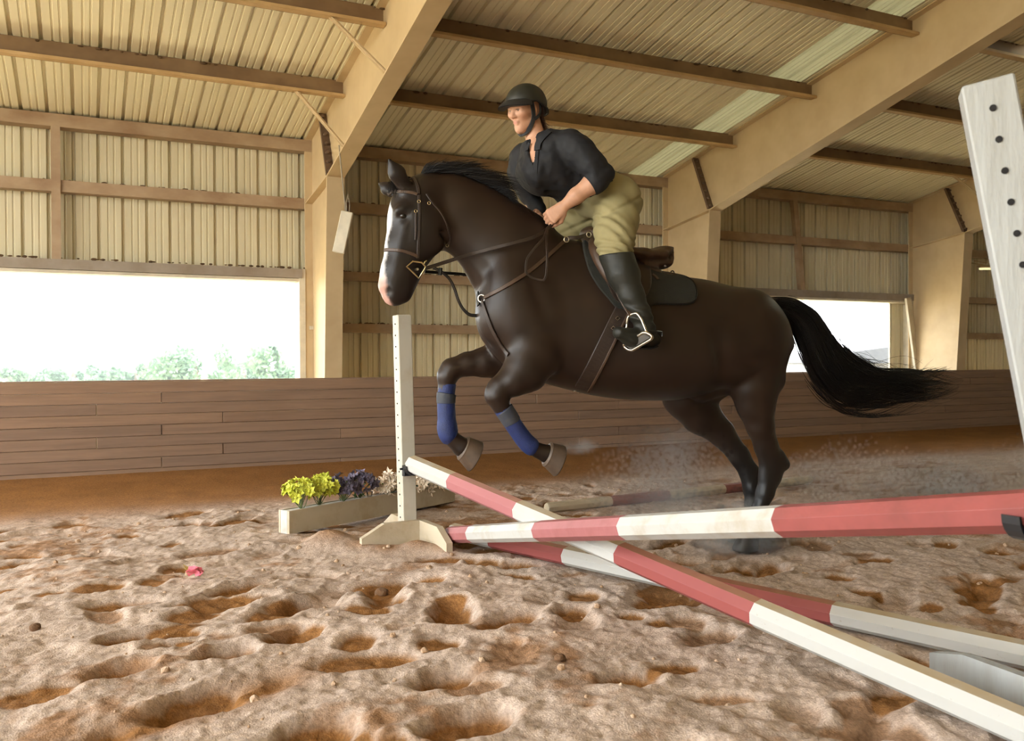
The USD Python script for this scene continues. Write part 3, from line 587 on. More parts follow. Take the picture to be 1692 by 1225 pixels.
def flower(px, py, rpx, kind, label, off, seed, nb=26, leaves=0, tall=1.0):
    r = np.random.default_rng(seed)
    o = bl0*[1, 1, 0] + frac_box(px)*bd + bn*(bw*off); root = o + zz*(bh - 0.004)
    dpt = (root - CAM) @ FWD; c = CAM + ray(px, py)*((root - CAM) @ FWD)
    R_ = rpx*1.38*dpt/FPX
    t = thing('flower_bunch', label, 'artificial flowers')
    stems, blossoms, lv = [], [], []
    for k in range(nb):
        d = r.normal(size=3); d[2] = abs(d[2])*0.9 - 0.35; d = unit(d); p = c + d*R_*np.array([1, 1, 0.85])*r.uniform(0.62, 1.0)
        if k % 3 == 0: stems.append(tube(smoothline([root + r.normal(size=3)*[.004, .004, 0], root*0.5 + p*0.5 + r.normal(size=3)*0.008, p], 6), 0.0022, 5))
        # one floret: petals round a small heart
        n_ = unit(d + r.normal(size=3)*0.3); a = unit(np.cross(n_, r.normal(size=3))); b = np.cross(n_, a); np_ = 7 if kind == 'white' else 6; fr = R_*(0.46 if kind == 'white' else 0.34)*r.uniform(0.8, 1.15)
        for q in range(np_):
            an = q/np_*2*np.pi + r.uniform(-.2, .2); e = math.cos(an)*a + math.sin(an)*b; g = np.cross(n_, e)
            tip = p + e*fr + n_*fr*r.uniform(0.1, 0.7); mid = p + e*fr*0.6 + n_*fr*0.35; w_ = fr*(0.22 if kind == 'white' else 0.34)
            blossoms.append(trimesh.Trimesh(np.array([p, mid - g*w_, tip, mid + g*w_, mid - n_*fr*0.12]), [[0, 1, 4], [1, 2, 4], [2, 3, 4], [3, 0, 4]], process=False))
        s = trimesh.creation.icosphere(1, fr*0.25); s.apply_translation(p + n_*fr*0.15); blossoms.append(s)
    stems.append(tube([root - zz*0.03, root*0.6 + c*0.4, c], 0.004, 6))
    for k in range(leaves):
        d = r.normal(size=3); d[2] *= 0.5; d = unit(d); p = root*0.45 + c*0.55 + r.normal(size=3)*R_*0.25; w_ = np.cross(d, (0, 0, 1)); ln = R_*r.uniform(0.4, 0.7)
        lv.append(trimesh.Trimesh(np.array([p, p + d*ln*.5 + w_*ln*.25 + zz*.006, p + d*ln, p + d*ln*.5 - w_*ln*.25 + zz*.006, p + d*ln*.5 - zz*.004]), [[0, 1, 4], [1, 2, 4], [2, 3, 4], [3, 0, 4]], process=False))
    obj('stems', cat_(stems), stem_m, t); obj('blossoms', cat_(blossoms), petal[kind], t, kind='stuff')
    if lv: obj('leaves', cat_(lv), leafg, t, kind='stuff')
def frac_box(px):
    lo, hi = 0.0, bl
    for _ in range(40):
        m = (lo + hi)/2; p = bl0*[1, 1, 0] + m*bd + bn*bw*0.5 - CAM
        if 846 + FPX*(p @ RGT)/(p @ FWD) < px: lo = m
        else: hi = m
    return lo
flower(496, 814, 20, 'yellow', 'leftmost yellow-green bunch of artificial flowers in the white flower box', 0.4, 1, 44)
flower(530, 808, 20, 'yellow', 'yellow-green bunch of artificial flowers next to the grey purple ones', 0.6, 2, 44)
flower(566, 806, 18, 'purple', 'darker grey purple bunch of flowers beside the yellow-green flowers', 0.4, 3, 40, 6)
flower(597, 803, 19, 'purple', 'bluish grey purple bunch of flowers, second of its colour from the left', 0.6, 4, 40, 6)
flower(637, 804, 16, 'white', 'cream white flower bunch between the purple flowers and the white standard', 0.4, 5, 24, 14)
flower(654, 797, 15, 'white', 'cream white flower bunch partly hidden by the left edge of the standard', 0.7, 6, 22, 10)
flower(694, 800, 16, 'white', 'cream white flower bunch just right of the white standard post', 0.4, 7, 24, 14)
flower(712, 806, 15, 'white', 'rightmost cream white flower bunch with dark green leaves', 0.6, 8, 22, 18)
# small clear pot on the box
glass = usdkit.material(stage, '/World/Looks/clear_plastic', {'t': ('transparent_bsdf', {'color': (0.92, 0.9, 0.85)}), 'g': ('glossy_bsdf', {'roughness': 0.15}), 'f': ('fresnel', {'IOR': 1.5}), 'm': ('mix_closure', {})}, [('f.fac', 'm.fac'), ('t.BSDF', 'm.closure1'), ('g.BSDF', 'm.closure2')], surface='m.closure')
pt = thing('clear_pot', 'small clear plastic pot standing on the flower box between purple and white flowers', 'pot')
o = bl0*[1, 1, 0] + frac_box(608)*bd + bn*(bw*0.35) + zz*(bh - 0.003)
an = np.arange(16)/16*2*np.pi; rg = lambda r, z: o + np.stack([r*np.cos(an), r*np.sin(an), np.full(16, z)], 1)
obj('cup', ringmesh([rg(.016, 0), rg(.021, .035), rg(.0195, .035), rg(.015, .003)]), glass, pt)
obj('rim', tube(rg(.021, .035), .0015, 6, closed=True), white_p, pt)
# lost pink flower on the sand
pf = thing('fallen_flower', 'pink artificial flower with yellow leaf lying alone on the sand, left foreground', 'artificial flower')
c = on_z(321, 947, 0.02); c[2] = gz(c[0], c[1]) + 0.03; r = np.random.default_rng(9); bl_, yl = [], []
for k in range(16):
    d = unit(r.normal(size=3)); d[2] = abs(d[2])*0.7; a = unit(np.cross(d, r.normal(size=3))); q = 0.040*r.uniform(.8, 1.2)
    bl_.append(trimesh.Trimesh(np.array([c, c + d*q*.6 - a*q*.55, c + d*q*1.15, c + d*q*.6 + a*q*.55, c + d*q*.45]), [[0, 1, 4], [1, 2, 4], [2, 3, 4], [3, 0, 4]], process=False))
obj('petals', cat_(bl_), mat('pink_petal', (0.75, 0.14, 0.22), 0.6, base2=(0.8, 0.3, 0.35), scale=30), pf, kind='stuff')
for k in range(3):
    d = unit(-RH + r.normal(size=3)*0.35); d[2] = 0.25 + 0.2*k; a = np.cross(d, zz); q = 0.06
    yl.append(trimesh.Trimesh(np.array([c, c + d*q*.5 - a*q*.25, c + d*q, c + d*q*.5 + a*q*.25, c + d*q*.5 - zz*.004]), [[0, 1, 4], [1, 2, 4], [2, 3, 4], [3, 0, 4]], process=False))
obj('leaf', cat_(yl), mat('yellow_leaf', (0.7, 0.55, 0.2), 0.6), pf)
# ---------------------------------------------------------------- implicit surfaces for the animal and the rider
class Field:
    """Smoothly blended round cones and ellipsoids; negative inside."""
    def __init__(self): self.p = []
    def cone(self, a, b, ra, rb, la=None, lb=None, k=0.03, sub=False, lat=2, cap=1.0):
        """Round cone a..b; radii ra, rb in the plane, la, lb along the lateral axis number lat."""
        la = ra if la is None else la; lb = rb if lb is None else lb
        a, b = np.asarray(a, float), np.asarray(b, float); R_ = max(ra, rb, la, lb) + 2.2*k + 0.02
        self.p.append((np.minimum(a, b) - R_, np.maximum(a, b) + R_, k, sub, self._cone, (a, b, ra, rb, la, lb, lat))); return self
    def chain(self, pts, k=0.03, lat=2):
        """pts: rows (point, r, lateral r)."""
        for (p, r, l), (p2, r2, l2) in zip(pts[:-1], pts[1:]): self.cone(p, p2, r, r2, l, l2, k, lat=lat)
        return self
    def ell(self, c, radii, axes=None, k=0.03, sub=False):
        radii = np.asarray(radii, float); axes = np.eye(3) if axes is None else np.array([unit(a) for a in axes]); R_ = radii.max() + 2.2*k + 0.02
        c = np.asarray(c, float); self.p.append((c - R_, c + R_, k, sub, self._ell, (c, radii, axes))); return self
    def func(self, lo, hi, k, fn, sub=False): self.p.append((np.asarray(lo, float), np.asarray(hi, float), k, sub, fn, ())); return self
    @staticmethod
    def _cone(P, a, b, ra, rb, la, lb, lat):
        d = b - a; L2 = d @ d; t = np.clip((P - a) @ d/max(L2, 1e-12), 0, 1); q = P - a - t[..., None]*d
        r = ra + (rb - ra)*t; l = la + (lb - la)*t
        w2 = q[..., lat]**2; s2 = np.maximum((q*q).sum(-1) - w2, 0); g = np.sqrt(s2/r**2 + w2/l**2); gr = np.sqrt(s2/r**4 + w2/l**4)
        return np.where(gr > 1e-9, (g - 1)*g/np.maximum(gr, 1e-9), -np.minimum(r, l))
    @staticmethod
    def _ell(P, c, rd, ax):
        q = (P - c) @ ax.T; g = np.sqrt(((q/rd)**2).sum(-1)); gr = np.sqrt(((q/rd**2)**2).sum(-1))
        return np.where(gr > 1e-9, (g - 1)*g/np.maximum(gr, 1e-9), -rd.min())
    @staticmethod
    def blend(d, e, k, sub):
        if sub: h_ = np.maximum(k - np.abs(d + e), 0)/k; return np.maximum(d, -e) + h_*h_*k/4
        h_ = np.maximum(k - np.abs(d - e), 0)/k; return np.minimum(d, e) - h_*h_*k/4
    def __call__(self, P):
        P = np.asarray(P, float); d = np.full(P.shape[:-1], 1.0)
        for lo, hi, k, sub, fn, args in self.p: d = self.blend(d, fn(P, *args), k, sub)
        return d
    def grid(self, lo, hi, h_):
        ax = [np.arange(lo[i], hi[i] + h_, h_) for i in range(3)]; F = np.full([len(a) for a in ax], 1.0)
        for l, u, k, sub, fn, args in self.p:
            s = [slice(max(0, np.searchsorted(ax[i], l[i]) - 1), np.searchsorted(ax[i], u[i]) + 1) for i in range(3)]
            if any(q.stop <= q.start for q in s): continue
            P = np.stack(np.meshgrid(*[ax[i][s[i]] for i in range(3)], indexing='ij'), -1)
            F[tuple(s)] = self.blend(F[tuple(s)], fn(P, *args), k, sub)
        return F, np.array([a[0] for a in ax])
    def mesh(self, lo, hi, h_, post=None):
        F, o = self.grid(lo, hi, h_)
        if post is not None:
            ax = [o[i] + h_*np.arange(F.shape[i]) for i in range(3)]
            F = post(F, np.stack(np.meshgrid(*ax, indexing='ij'), -1))
        return surface_nets(F, o, h_)
def surface_nets(F, o, h_):
    F = F.copy(); F[0], F[-1], F[:, 0], F[:, -1], F[:, :, 0], F[:, :, -1] = (np.maximum(x, 1e-3) for x in (F[0], F[-1], F[:, 0], F[:, -1], F[:, :, 0], F[:, :, -1]))
    s = F < 0; nx, ny, nz = F.shape; cnt = np.zeros((nx-1, ny-1, nz-1), np.int8)
    offs = [(i, j, k) for i in (0, 1) for j in (0, 1) for k in (0, 1)]
    for i, j, k in offs: cnt += s[i:nx-1+i, j:ny-1+j, k:nz-1+k]
    act = (cnt > 0) & (cnt < 8); ijk = np.argwhere(act); idx = np.full(act.shape, -1, np.int64); idx[act] = np.arange(len(ijk))
    val = {f: F[ijk[:, 0]+f[0], ijk[:, 1]+f[1], ijk[:, 2]+f[2]] for f in offs}
    acc = np.zeros((len(ijk), 3)); n = np.zeros(len(ijk))
    for a in offs:
        for ax in range(3):
            if a[ax] == 0:
                b = tuple(1 if q == ax else a[q] for q in range(3)); va, vb = val[a], val[b]; c = (va < 0) != (vb < 0)
                t = np.where(c, va/np.where(c, va - vb, 1), 0); p = np.tile(np.array(a, float), (len(ijk), 1)); p[:, ax] = t
                acc[c] += p[c]; n[c] += 1
    V = (ijk + acc/n[:, None])*h_ + o; faces = []
    for ax in range(3):
        u, w = (ax + 1) % 3, (ax + 2) % 3
        sl0 = [slice(None)]*3; sl1 = [slice(None)]*3; sl0[ax] = slice(0, -1); sl1[ax] = slice(1, None)
        ch = np.argwhere(s[tuple(sl0)] != s[tuple(sl1)]); ch = ch[(ch[:, u] > 0) & (ch[:, w] > 0) & (ch[:, u] < F.shape[u]-1) & (ch[:, w] < F.shape[w]-1)]
        def cell(du, dw): c = ch.copy(); c[:, u] += du; c[:, w] += dw; return idx[c[:, 0], c[:, 1], c[:, 2]]
        q = np.stack([cell(-1, -1), cell(0, -1), cell(0, 0), cell(-1, 0)], 1); inside = s[ch[:, 0], ch[:, 1], ch[:, 2]]
        q = np.where(inside[:, None], q, q[:, ::-1]); faces.append(q[:, [0, 1, 2]]); faces.append(q[:, [0, 2, 3]])
    return trimesh.Trimesh(V, np.concatenate(faces), process=False)
def relax(m, it=3):
    """Taubin smoothing over the mesh's edges."""
    from scipy.sparse import coo_matrix
    f = np.asarray(m.faces); v = np.array(m.vertices); n = len(v); e = np.concatenate([f[:, [0, 1]], f[:, [1, 2]], f[:, [2, 0]]]); e = np.concatenate([e, e[:, ::-1]])
    A = coo_matrix((np.ones(len(e)), (e[:, 0], e[:, 1])), (n, n)).tocsr(); A.data[:] = 1; d = np.maximum(np.asarray(A.sum(1)).ravel(), 1)[:, None]
    for _ in range(it):
        for k in (0.5, -0.52): v = v + k*(A @ v/d - v)
    return trimesh.Trimesh(v, f, process=False)
# frame of the horse: u towards its tail, v up, w towards the camera (its left side)
TH = math.radians(18)
UU = unit(RH*math.cos(TH) + unit(FWD*[1, 1, 0])*math.sin(TH)); VV = np.array([0, 0, 1.0]); WW = np.cross(UU, VV)
HO = on_z(1232, 906, 0.0) - 0.10*WW
HM = np.array([UU, VV, WW])
def loc(P): return (np.asarray(P, float) - HO) @ HM.T
def wor(L_): return np.asarray(L_, float) @ HM + HO
def H(px, py, w=0.0):
    """Point of the plane w = const of the horse's frame seen at the picture point, in its frame."""
    d = HM @ ray(px, py); c = loc(CAM); return c + d*((w - c[2])/d[2])
def msc(px, py, w=0.0):
    """Metres per pixel there."""
    return (wor(H(px, py, w)) - CAM) @ FWD/FPX
def J(px, py, w, r, l=None):
    """Joint: place, radius (pixels) and lateral radius (metres or as round)."""
    m = msc(px, py, w); return (H(px, py, w), r*m, r*m if l is None else l)
def trace(F, px, py, lift=0.0):
    """Where the sight lines through the picture points meet the surface F (horse frame): points and outward normals."""
    px, py = np.atleast_1d(px).astype(float), np.atleast_1d(py).astype(float); c = loc(CAM)
    D_ = np.array([HM @ unit(ray(a, b)) for a, b in zip(px, py)]); t = np.full(len(px), 2.2)
    for _ in range(70):
        d = F(c + D_*t[:, None]); t = t + np.clip(d*0.7, -0.05, 0.25)
        t = np.minimum(t, 7.5)
    P = c + D_*t[:, None]; e = 0.006
    N = np.stack([F(P + e*np.eye(3)[i]) - F(P - e*np.eye(3)[i]) for i in range(3)], -1); N /= np.maximum(np.linalg.norm(N, axis=1, keepdims=True), 1e-9)
    miss = (t > 7) | (np.abs(F(P)) > .012)
    return P + N*lift, N, miss
# ---------------------------------------------------------------- horse
HF = Field()
st = [(786, 500, 805, 532, .05), (798, 465, 816, 566, .125), (828, 432, 846, 604, .185), (880, 402, 890, 628, .22), (930, 396, 940, 643, .245), (985, 412, 990, 655, .275),
      (1040, 437, 1045, 661, .305), (1095, 455, 1100, 662, .32), (1150, 461, 1150, 652, .305), (1198, 472, 1190, 632, .285), (1238, 489, 1233, 612, .255), (1272, 516, 1268, 600, .20), (1293, 548, 1291, 586, .11)]
tu, tt, tb, tw = [], [], [], []
for a, b, c, d, w in st:
    p, q = H(a, b), H(c, d); tu.append((p[0] + q[0])/2); tt.append(p[1]); tb.append(q[1]); tw.append(w)
from scipy.interpolate import PchipInterpolator
tu = np.array(tu); TT, TB, TW = (PchipInterpolator(tu, np.array(x)) for x in (tt, tb, tw))
def trunk(P):
    u = P[..., 0]; uc = np.clip(u, tu[0], tu[-1]); top, bot, hw = TT(uc), TB(uc), TW(uc)
    a = np.maximum((top - bot)/2, .01); c = (top + bot)/2; y = P[..., 1] - c
    # broadest below the middle of the barrel, narrow along the back
    hw2 = hw*(1 - 0.16*np.clip(y/a, -1, 1)); z = P[..., 2]; e = np.abs(u - uc)
    g = (np.abs(y/a)**2.2 + np.abs(z/hw2)**2.2)**(1/2.2) + 1e-9
    gr = np.sqrt((np.abs(y/a)**1.2/a)**2 + (np.abs(z/hw2)**1.2/hw2)**2)/g**1.2 + 1e-9
    d = (g - 1)/gr; d = np.where(g < 0.25, -0.75*np.minimum(a, hw2), d)
    return np.where(e > 0, np.sqrt(np.maximum(d, 0)**2 + e**2) + np.minimum(d, 0)*0, d)
HF.func((tu[0] - .1, 0.3, -.5), (tu[-1] + .1, 2.0, .5), 0.05, trunk)
# neck, head
HF.chain([J(724, 341, .00, 54, .075), J(748, 349, .0, 58, .085), J(782, 367, 0, 61, .095), J(817, 393, 0, 68, .115), J(850, 428, 0, 82, .15), J(872, 462, 0, 95, .185)], 0.05)
hw0 = .01
HF.chain([J(700, 325, .00, 37, .085), J(691, 345, .01, 44, .098), J(688, 370, .02, 46, .095), J(676, 410, .04, 38, .075), J(662, 450, .055, 31, .060), J(656, 470, .06, 29, .058)], 0.035)
HF.cone(H(652, 478, .065), H(651, 488, .067), 25*msc(650, 485), 18*msc(650, 485), .058, .05, k=.03)          # muzzle
HF.cone(H(668, 476, .065), H(668, 488, .065), 14*msc(650, 485), 11*msc(650, 485), .045, .042, k=.022)        # lower lip and chin
HF.ell(H(712, 385, .085), (.085, .10, .035), k=.05)                                   # cheek
HF.ell(H(712, 385, -.065), (.085, .10, .035), k=.05)
for w in (.098, -.078): HF.ell(H(664 + (0 if w > 0 else -8), 346, w), (.038, .022, .02), (UU @ HM.T*0 + np.array([.8, .3, 0]), (-.3, .8, 0), (0, 0, 1)), k=.03)   # brow
HF.cone(H(668, 372, .098), H(652, 448, .095), .010, .008, k=.03)                       # facial crest
for w in (.115, .01): HF.ell(H(640, 483, w), (.014, .021, .014), k=.014, sub=True)            # nostrils
HF.cone(H(638, 499, .12), H(664, 490, .12), .004, .004, k=.012, sub=True)              # mouth
HF.ell(H(667, 358, .118), (.022, .012, .016), k=.014, sub=True)                       # eye sockets
# ears
def ear(base, tip, w, w2, r):
    a, b = H(*base, w), H(*tip, w2); m = a*.55 + b*.45
    HF.cone(a, m, r*.85, r, r*.55, r*.6, k=.025); HF.cone(m, b, r, r*.12, r*.6, r*.1, k=.012)
ear((667, 306), (641, 261), .072, .095, .042); ear((652, 320), (624, 301), -.07, -.115, .033)
HF.cone(H(657, 290, .125), H(645, 268, .115), .012, .004, k=.010, sub=True)
# shoulders and forelegs (left = near, right = far)
HF.ell(H(862, 520, .13), (.15, .24, .09), ((1, .35, 0), (-.35, 1, 0), (0, 0, 1)), k=.09)
HF.ell(H(850, 520, -.13), (.15, .24, .09), ((1, .35, 0), (-.35, 1, 0), (0, 0, 1)), k=.09)
HF.ell(H(815, 525, .07), (.07, .12, .085), k=.06); HF.ell(H(811, 525, -.08), (.07, .12, .085), k=.06)
HF.cone(H(806, 560, 0), H(812, 500, 0), .012, .012, k=.05, sub=True)
HF.chain([J(882, 585, .15, 50, .10), J(868, 612, .165, 38, .085), J(846, 630, .165, 26), J(826, 640, .165, 18), J(821, 655, .165, 18), J(829, 673, .165, 13.5), J(838, 686, .165, 11), J(860, 720, .165, 9.5), J(874, 737, .165, 11), J(890, 745, .165, 11.5), J(903, 750, .165, 16)], .022)
HF.ell(H(813, 650, .165), (.030, .045, .035), k=.02)
HF.chain([J(862, 585, -.14, 50, .09), J(828, 594, -.15, 33, .075), J(800, 599, -.15, 24), J(772, 602, -.15, 19), J(746, 610, -.15, 17), J(739, 622, -.15, 16), J(737, 645, -.15, 12), J(737, 668, -.15, 10), J(738, 703, -.15, 10), J(739, 714, -.15, 13), J(750, 728, -.15, 12), J(762, 738, -.15, 17)], .022)
# quarters and hind legs
HF.ell(H(1236, 562, .13), (.19, .26, .13), ((1, -.25, 0), (.25, 1, 0), (0, 0, 1)), k=.09)
HF.ell(H(1225, 562, -.13), (.19, .26, .13), ((1, -.25, 0), (.25, 1, 0), (0, 0, 1)), k=.09)
HF.cone(H(1262, 545, .13), H(1268, 625, .13), .11, .10, .09, .08, k=.06)
HF.chain([J(1252, 590, .13, 48, .12), J(1247, 640, .14, 41, .10), J(1249, 668, .14, 33, .08), J(1256, 702, .14, 23.5, .06), J(1266, 738, .13, 20, .045), J(1276, 764, .125, 22, .038), J(1273, 785, .12, 20, .036), J(1264, 815, .115, 14), J(1255, 840, .11, 11.5), J(1247, 866, .105, 12), J(1245, 877, .10, 15), J(1238, 889, .10, 14)], .025)
HF.cone(H(1288, 752, .125), H(1297, 768, .125), .022, .03, .018, .024, k=.03)           # point of hock
HF.chain([J(1195, 580, -.13, 75, .12), J(1150, 640, -.14, 44, .10), J(1134, 662, -.14, 33, .09), J(1158, 685, -.14, 33, .075), J(1192, 716, -.14, 22, .055), J(1222, 754, -.13, 17, .042), J(1240, 785, -.12, 17, .036), J(1242, 806, -.115, 13.5), J(1243, 835, -.11, 11.5), J(1240, 866, -.105, 12), J(1236, 878, -.10, 15), J(1229, 889, -.10, 14)], .025)
HF.ell(H(1112, 656, -.15), (.055, .06, .06), k=.05)
HF.cone(H(1192, 632, 0), H(1160, 648, 0), .07, .05, .08, .06, k=.07)                 # sheath
HF.cone(H(1252, 500, 0), H(1285, 503, 0), .045, .03, k=.04)                            # dock
# muscle relief
HF.cone(H(1192, 560, .345), H(1206, 640, .275), .012, .020, k=.09, sub=True)
HF.cone(H(872, 430, .235), H(905, 520, .275), .012, .014, k=.06, sub=True)
HF.cone(H(800, 445, .13), H(720, 378, .085), .008, .008, k=.05, sub=True)
lo_ = np.array([H(615, 700, 0)[0] - .05, -.03, -.42]); hi_ = np.array([H(1310, 700, 0)[0] + .05, 2.15, .42])
hm = HF.mesh(lo_, hi_, 0.0115)
keep = [c for c in hm.split(only_watertight=False) if len(c.vertices) > 400] if False else [hm]
hm = keep[0]; hm = relax(hm, 4)
V = np.asarray(hm.vertices)
coat, black = np.array([0.020, 0.0105, 0.0062]), np.array([0.0075, 0.0062, 0.0060])
n1 = meshkit.fbm(V*3.0, 3, 5)
legdark = np.clip((0.62 - V[:, 1])/0.25, 0, 1)
headdark = np.clip((H(735, 300)[0] - V[:, 0])/0.15, 0, 1)*0.55
k_ = np.clip(legdark + headdark, 0, 1)[:, None]
col = coat + (black - coat)*k_; col = col*(0.8 + 0.4*n1)[:, None]
# brown sheen on flank and elbow
# blaze: down the front of the face to a pink muzzle
ha, hb = H(668, 318, .0), H(640, 492, .0); fd = (hb - ha)/np.linalg.norm(hb - ha)
fn = np.array([fd[1], -fd[0], 0]); fn = fn if fn[0] < 0 else -fn
s_ = (V - ha) @ fd/np.linalg.norm(hb - ha); wc = 0.0 + 0.068*np.clip(s_, 0, 1)
fx = np.interp(s_, [0, .25, .5, .75, .95, 1.1], [H(668, 318)[0]*0 + q for q in (0, 0, 0, 0, 0, 0)])
from numpy import interp
# front profile of the face as depth along fn
prof = np.array([[668, 300], [640, 330], [633, 370], [629, 420], [626, 465], [625, 488], [634, 503]]); pl = np.array([H(a, b, .03) for a, b in prof])
ps = (pl - ha) @ fd/np.linalg.norm(hb - ha); pf_ = (pl - ha) @ fn; o_ = np.argsort(ps)
front = np.interp(s_, ps[o_], pf_[o_]) - (V - ha) @ fn
wid = np.interp(s_, [.08, .22, .5, .8, 1.0], [.0, .052, .036, .045, .065]); wob = 0.012*(meshkit.noise(V*40, 4) - .5)
blz = np.clip(((wid + wob) - np.abs(V[:, 2] - wc))/0.010, 0, 1)*np.clip((np.interp(s_, [.3, .75, .9], [.085, .06, .032]) + wob - front)/0.012, 0, 1)*np.clip((s_ - .08)/.08, 0, 1)*(s_ < 1.2)*(V[:, 0] < H(700, 400)[0])
pinkn = np.clip((s_ - .78)/.12, 0, 1)[:, None]
white = np.array([.62, .60, .60])*(1 - pinkn) + np.array([.52, .30, .24])*pinkn
col = col + (white - col)*blz[:, None]
coat_m = vmat('horse_coat', 0.43, 0.36, bump=0.03, bscale=220.0, mottle=0.2, mscale=9.0)
hoof_m = mat('hoof_horn', (0.095, 0.060, 0.036), 0.55, base2=(0.055, 0.034, 0.022), scale=14)
hoof_d = mat('hoof_horn_dark', (0.03, 0.022, 0.018), 0.5)
hair_m = usdkit.material(stage, '/World/Looks/black_horsehair', {'p': ('principled_bsdf', {'base_color': (0.005, 0.004, 0.004), 'roughness': 0.45, 'specular_ior_level': 0.3})}, surface='p.BSDF')
horse = thing('horse', 'dark bay horse with a white blaze, leaping over the crossed poles', 'horse')
obj('body', trimesh.Trimesh(wor(V), hm.faces, process=False), coat_m, horse, smooth=True, color=col)
def hoof(c, s, rc, rs, w, m, toe=0.0):
    """Hoof from its coronet (picture point c) to its sole (s)."""
    a, b = H(*c, w), H(*s, w); d = unit(b - a); x = unit(np.cross(d, (0, 0, 1))); x = x if x[1] < 0 else -x; z = np.cross(d, x); an = np.arange(20)/20*2*np.pi; sc = msc(*c, w)
    rings = []
    for t, r in ((-.12, rc*.85), (0, rc*1.02), (.1, rc*1.0), (.5, (rc + rs)/2), (.94, rs), (1, rs*.97), (1.0, rs*.8), (.93, rs*.55)):
        e = np.stack([np.cos(an), np.sin(an)], 1)*r*sc
        rings.append(a + (b - a)*t + (x*toe*sc*max(t, 0)) + e[:, :1]*x*(1.08) + e[:, 1:]*z*0.92)
    obj('hoof', trimesh.Trimesh(wor(ringmesh(rings).vertices), ringmesh(rings).faces, process=False), m, horse, smooth=35)
hoof((766, 741), (788, 752), 19.5, 25, -.15, hoof_m, 4); hoof((905, 751), (926, 759), 19.5, 25, .165, hoof_m, 4)
def ground_hoof(px, w, m):
    c = H(px, 890, w); an = np.arange(22)/22*2*np.pi; rings = []
    for v_, r, du in ((.075, .046, .022), (.062, .054, .016), (.03, .060, .004), (.002, .066, -.006), (-.01, .064, -.006), (-.01, .03, -.006)):
        rings.append(np.stack([c[0] + du + np.cos(an)*r*(1.08), np.full(22, v_), w + np.sin(an)*r*.9], 1))
    mm = ringmesh(rings); obj('hoof', trimesh.Trimesh(wor(mm.vertices), mm.faces, process=False), m, horse, smooth=35)
ground_hoof(1233, .10, hoof_d); ground_hoof(1224, -.10, hoof_d)
eye_m = mat('dark_eye', (0.008, 0.006, 0.005), 0.06)
for px, w in ((667, .100), (660, -.078)):
    s = trimesh.creation.icosphere(3, .019); s.vertices = wor(np.asarray(s.vertices)*[1, .85, .8] + H(px, 357, w - .004)); obj('eye', s, eye_m, horse, smooth=True)
# hair ------------------------------------------------------------------------
rng = np.random.default_rng(23)
def strands(guide, half, n, npt, f0=(0, .35), ln=(.5, 1.0), wid=.0024, wl=.05, curl=.02, spreadp=1.0):
    """Hairs that follow a guide (rows u, v, w), offset across it within half(t)."""
    g = smoothline(guide, 80); T = np.gradient(g, axis=0); T /= np.linalg.norm(T, axis=1, keepdims=True); N = np.cross(T, [0, 0, 1.0]); N /= np.maximum(np.linalg.norm(N, axis=1, keepdims=True), 1e-6)
    ss, ww = [], []; nc = max(8, n//28); cl = np.column_stack([rng.random(nc), rng.random(nc), rng.normal(size=nc), rng.normal(size=nc), rng.uniform(0, 6.28, nc), rng.uniform(0, 6.28, nc), rng.uniform(2, 6, nc)])
    for _ in range(n):
        c_ = cl[rng.integers(len(cl))]
        a = np.clip(f0[0] + (f0[1] - f0[0])*np.clip(c_[0] + rng.normal()*.12, 0, 1), 0, .9); b = min(1.0, a + ln[0] + (ln[1] - ln[0])*np.clip(c_[1] + rng.normal()*.15, 0, 1)); t = np.linspace(a, b, npt); x = t*79; i = np.clip(x.astype(int), 0, 78); fr = (x - i)[:, None]
        p = g[i]*(1 - fr) + g[i + 1]*fr; nn = N[i]; sp = .05 + .10*rng.random(); off = np.clip(c_[2]*.5 + rng.normal()*sp, -1.1, 1.1); o2 = np.clip(c_[3]*.5 + rng.normal()*sp, -1, 1)
        hv = np.array([half(q) for q in t]); ph = c_[4:6] + rng.normal(size=2)*.35; fq = c_[6] + rng.normal()*.2
        wob = curl*np.sin(fq*(t - a)*3 + ph[0])*(t - a)*2
        p = p + nn*(off*hv + wob)[:, None] + np.outer(o2*wl*np.minimum(1, hv/.05) + curl*np.sin(fq*(t - a)*2.6 + ph[1])*(t - a), [0, 0, 1.0])
        ss.append(wor(p)); q = np.linspace(0, 1, npt); ww.append(wid*rng.uniform(.7, 1.3)*(1 - .75*q**2))
    return ss, ww
tg = np.array([H(*p) for p in ((1246, 503, 0), (1272, 503, .0), (1300, 508, .01), (1330, 530, .02), (1350, 565, .03), (1370, 600, .03), (1405, 630, .03), (1455, 640, .03), (1510, 638, .02), (1572, 632, 0))])
hv = lambda t: np.interp(t, [0, .08, .2, .35, .5, .65, .8, 1], [.022, .036, .066, .10, .115, .09, .085, .08])
s1, w1_ = strands(tg, hv, 2100, 14, (0, .22), (.40, .66), .0030, .055, .018)
s2, w2_ = strands(tg, hv, 1100, 14, (.2, .5), (.28, .5), .0030, .05, .02)
s3, w3_ = strands(tg, lambda t: hv(t)*1.35, 420, 16, (.08, .6), (.3, .7), .0026, .07, .05)
curves('tail', s1 + s2 + s3, w1_ + w2_ + w3_, hair_m, horse)
core = smoothline(np.column_stack([tg, [.028, .045, .055, .06, .055, .045, .03, .018, .01, .004]])[:8], 24)
cm = tube(core[:15, :3], core[:15, 3]*np.linspace(.75, .1, 15), 12); obj('tail_dock', trimesh.Trimesh(wor(cm.vertices), cm.faces, process=False), hair_m, horse, smooth=True)
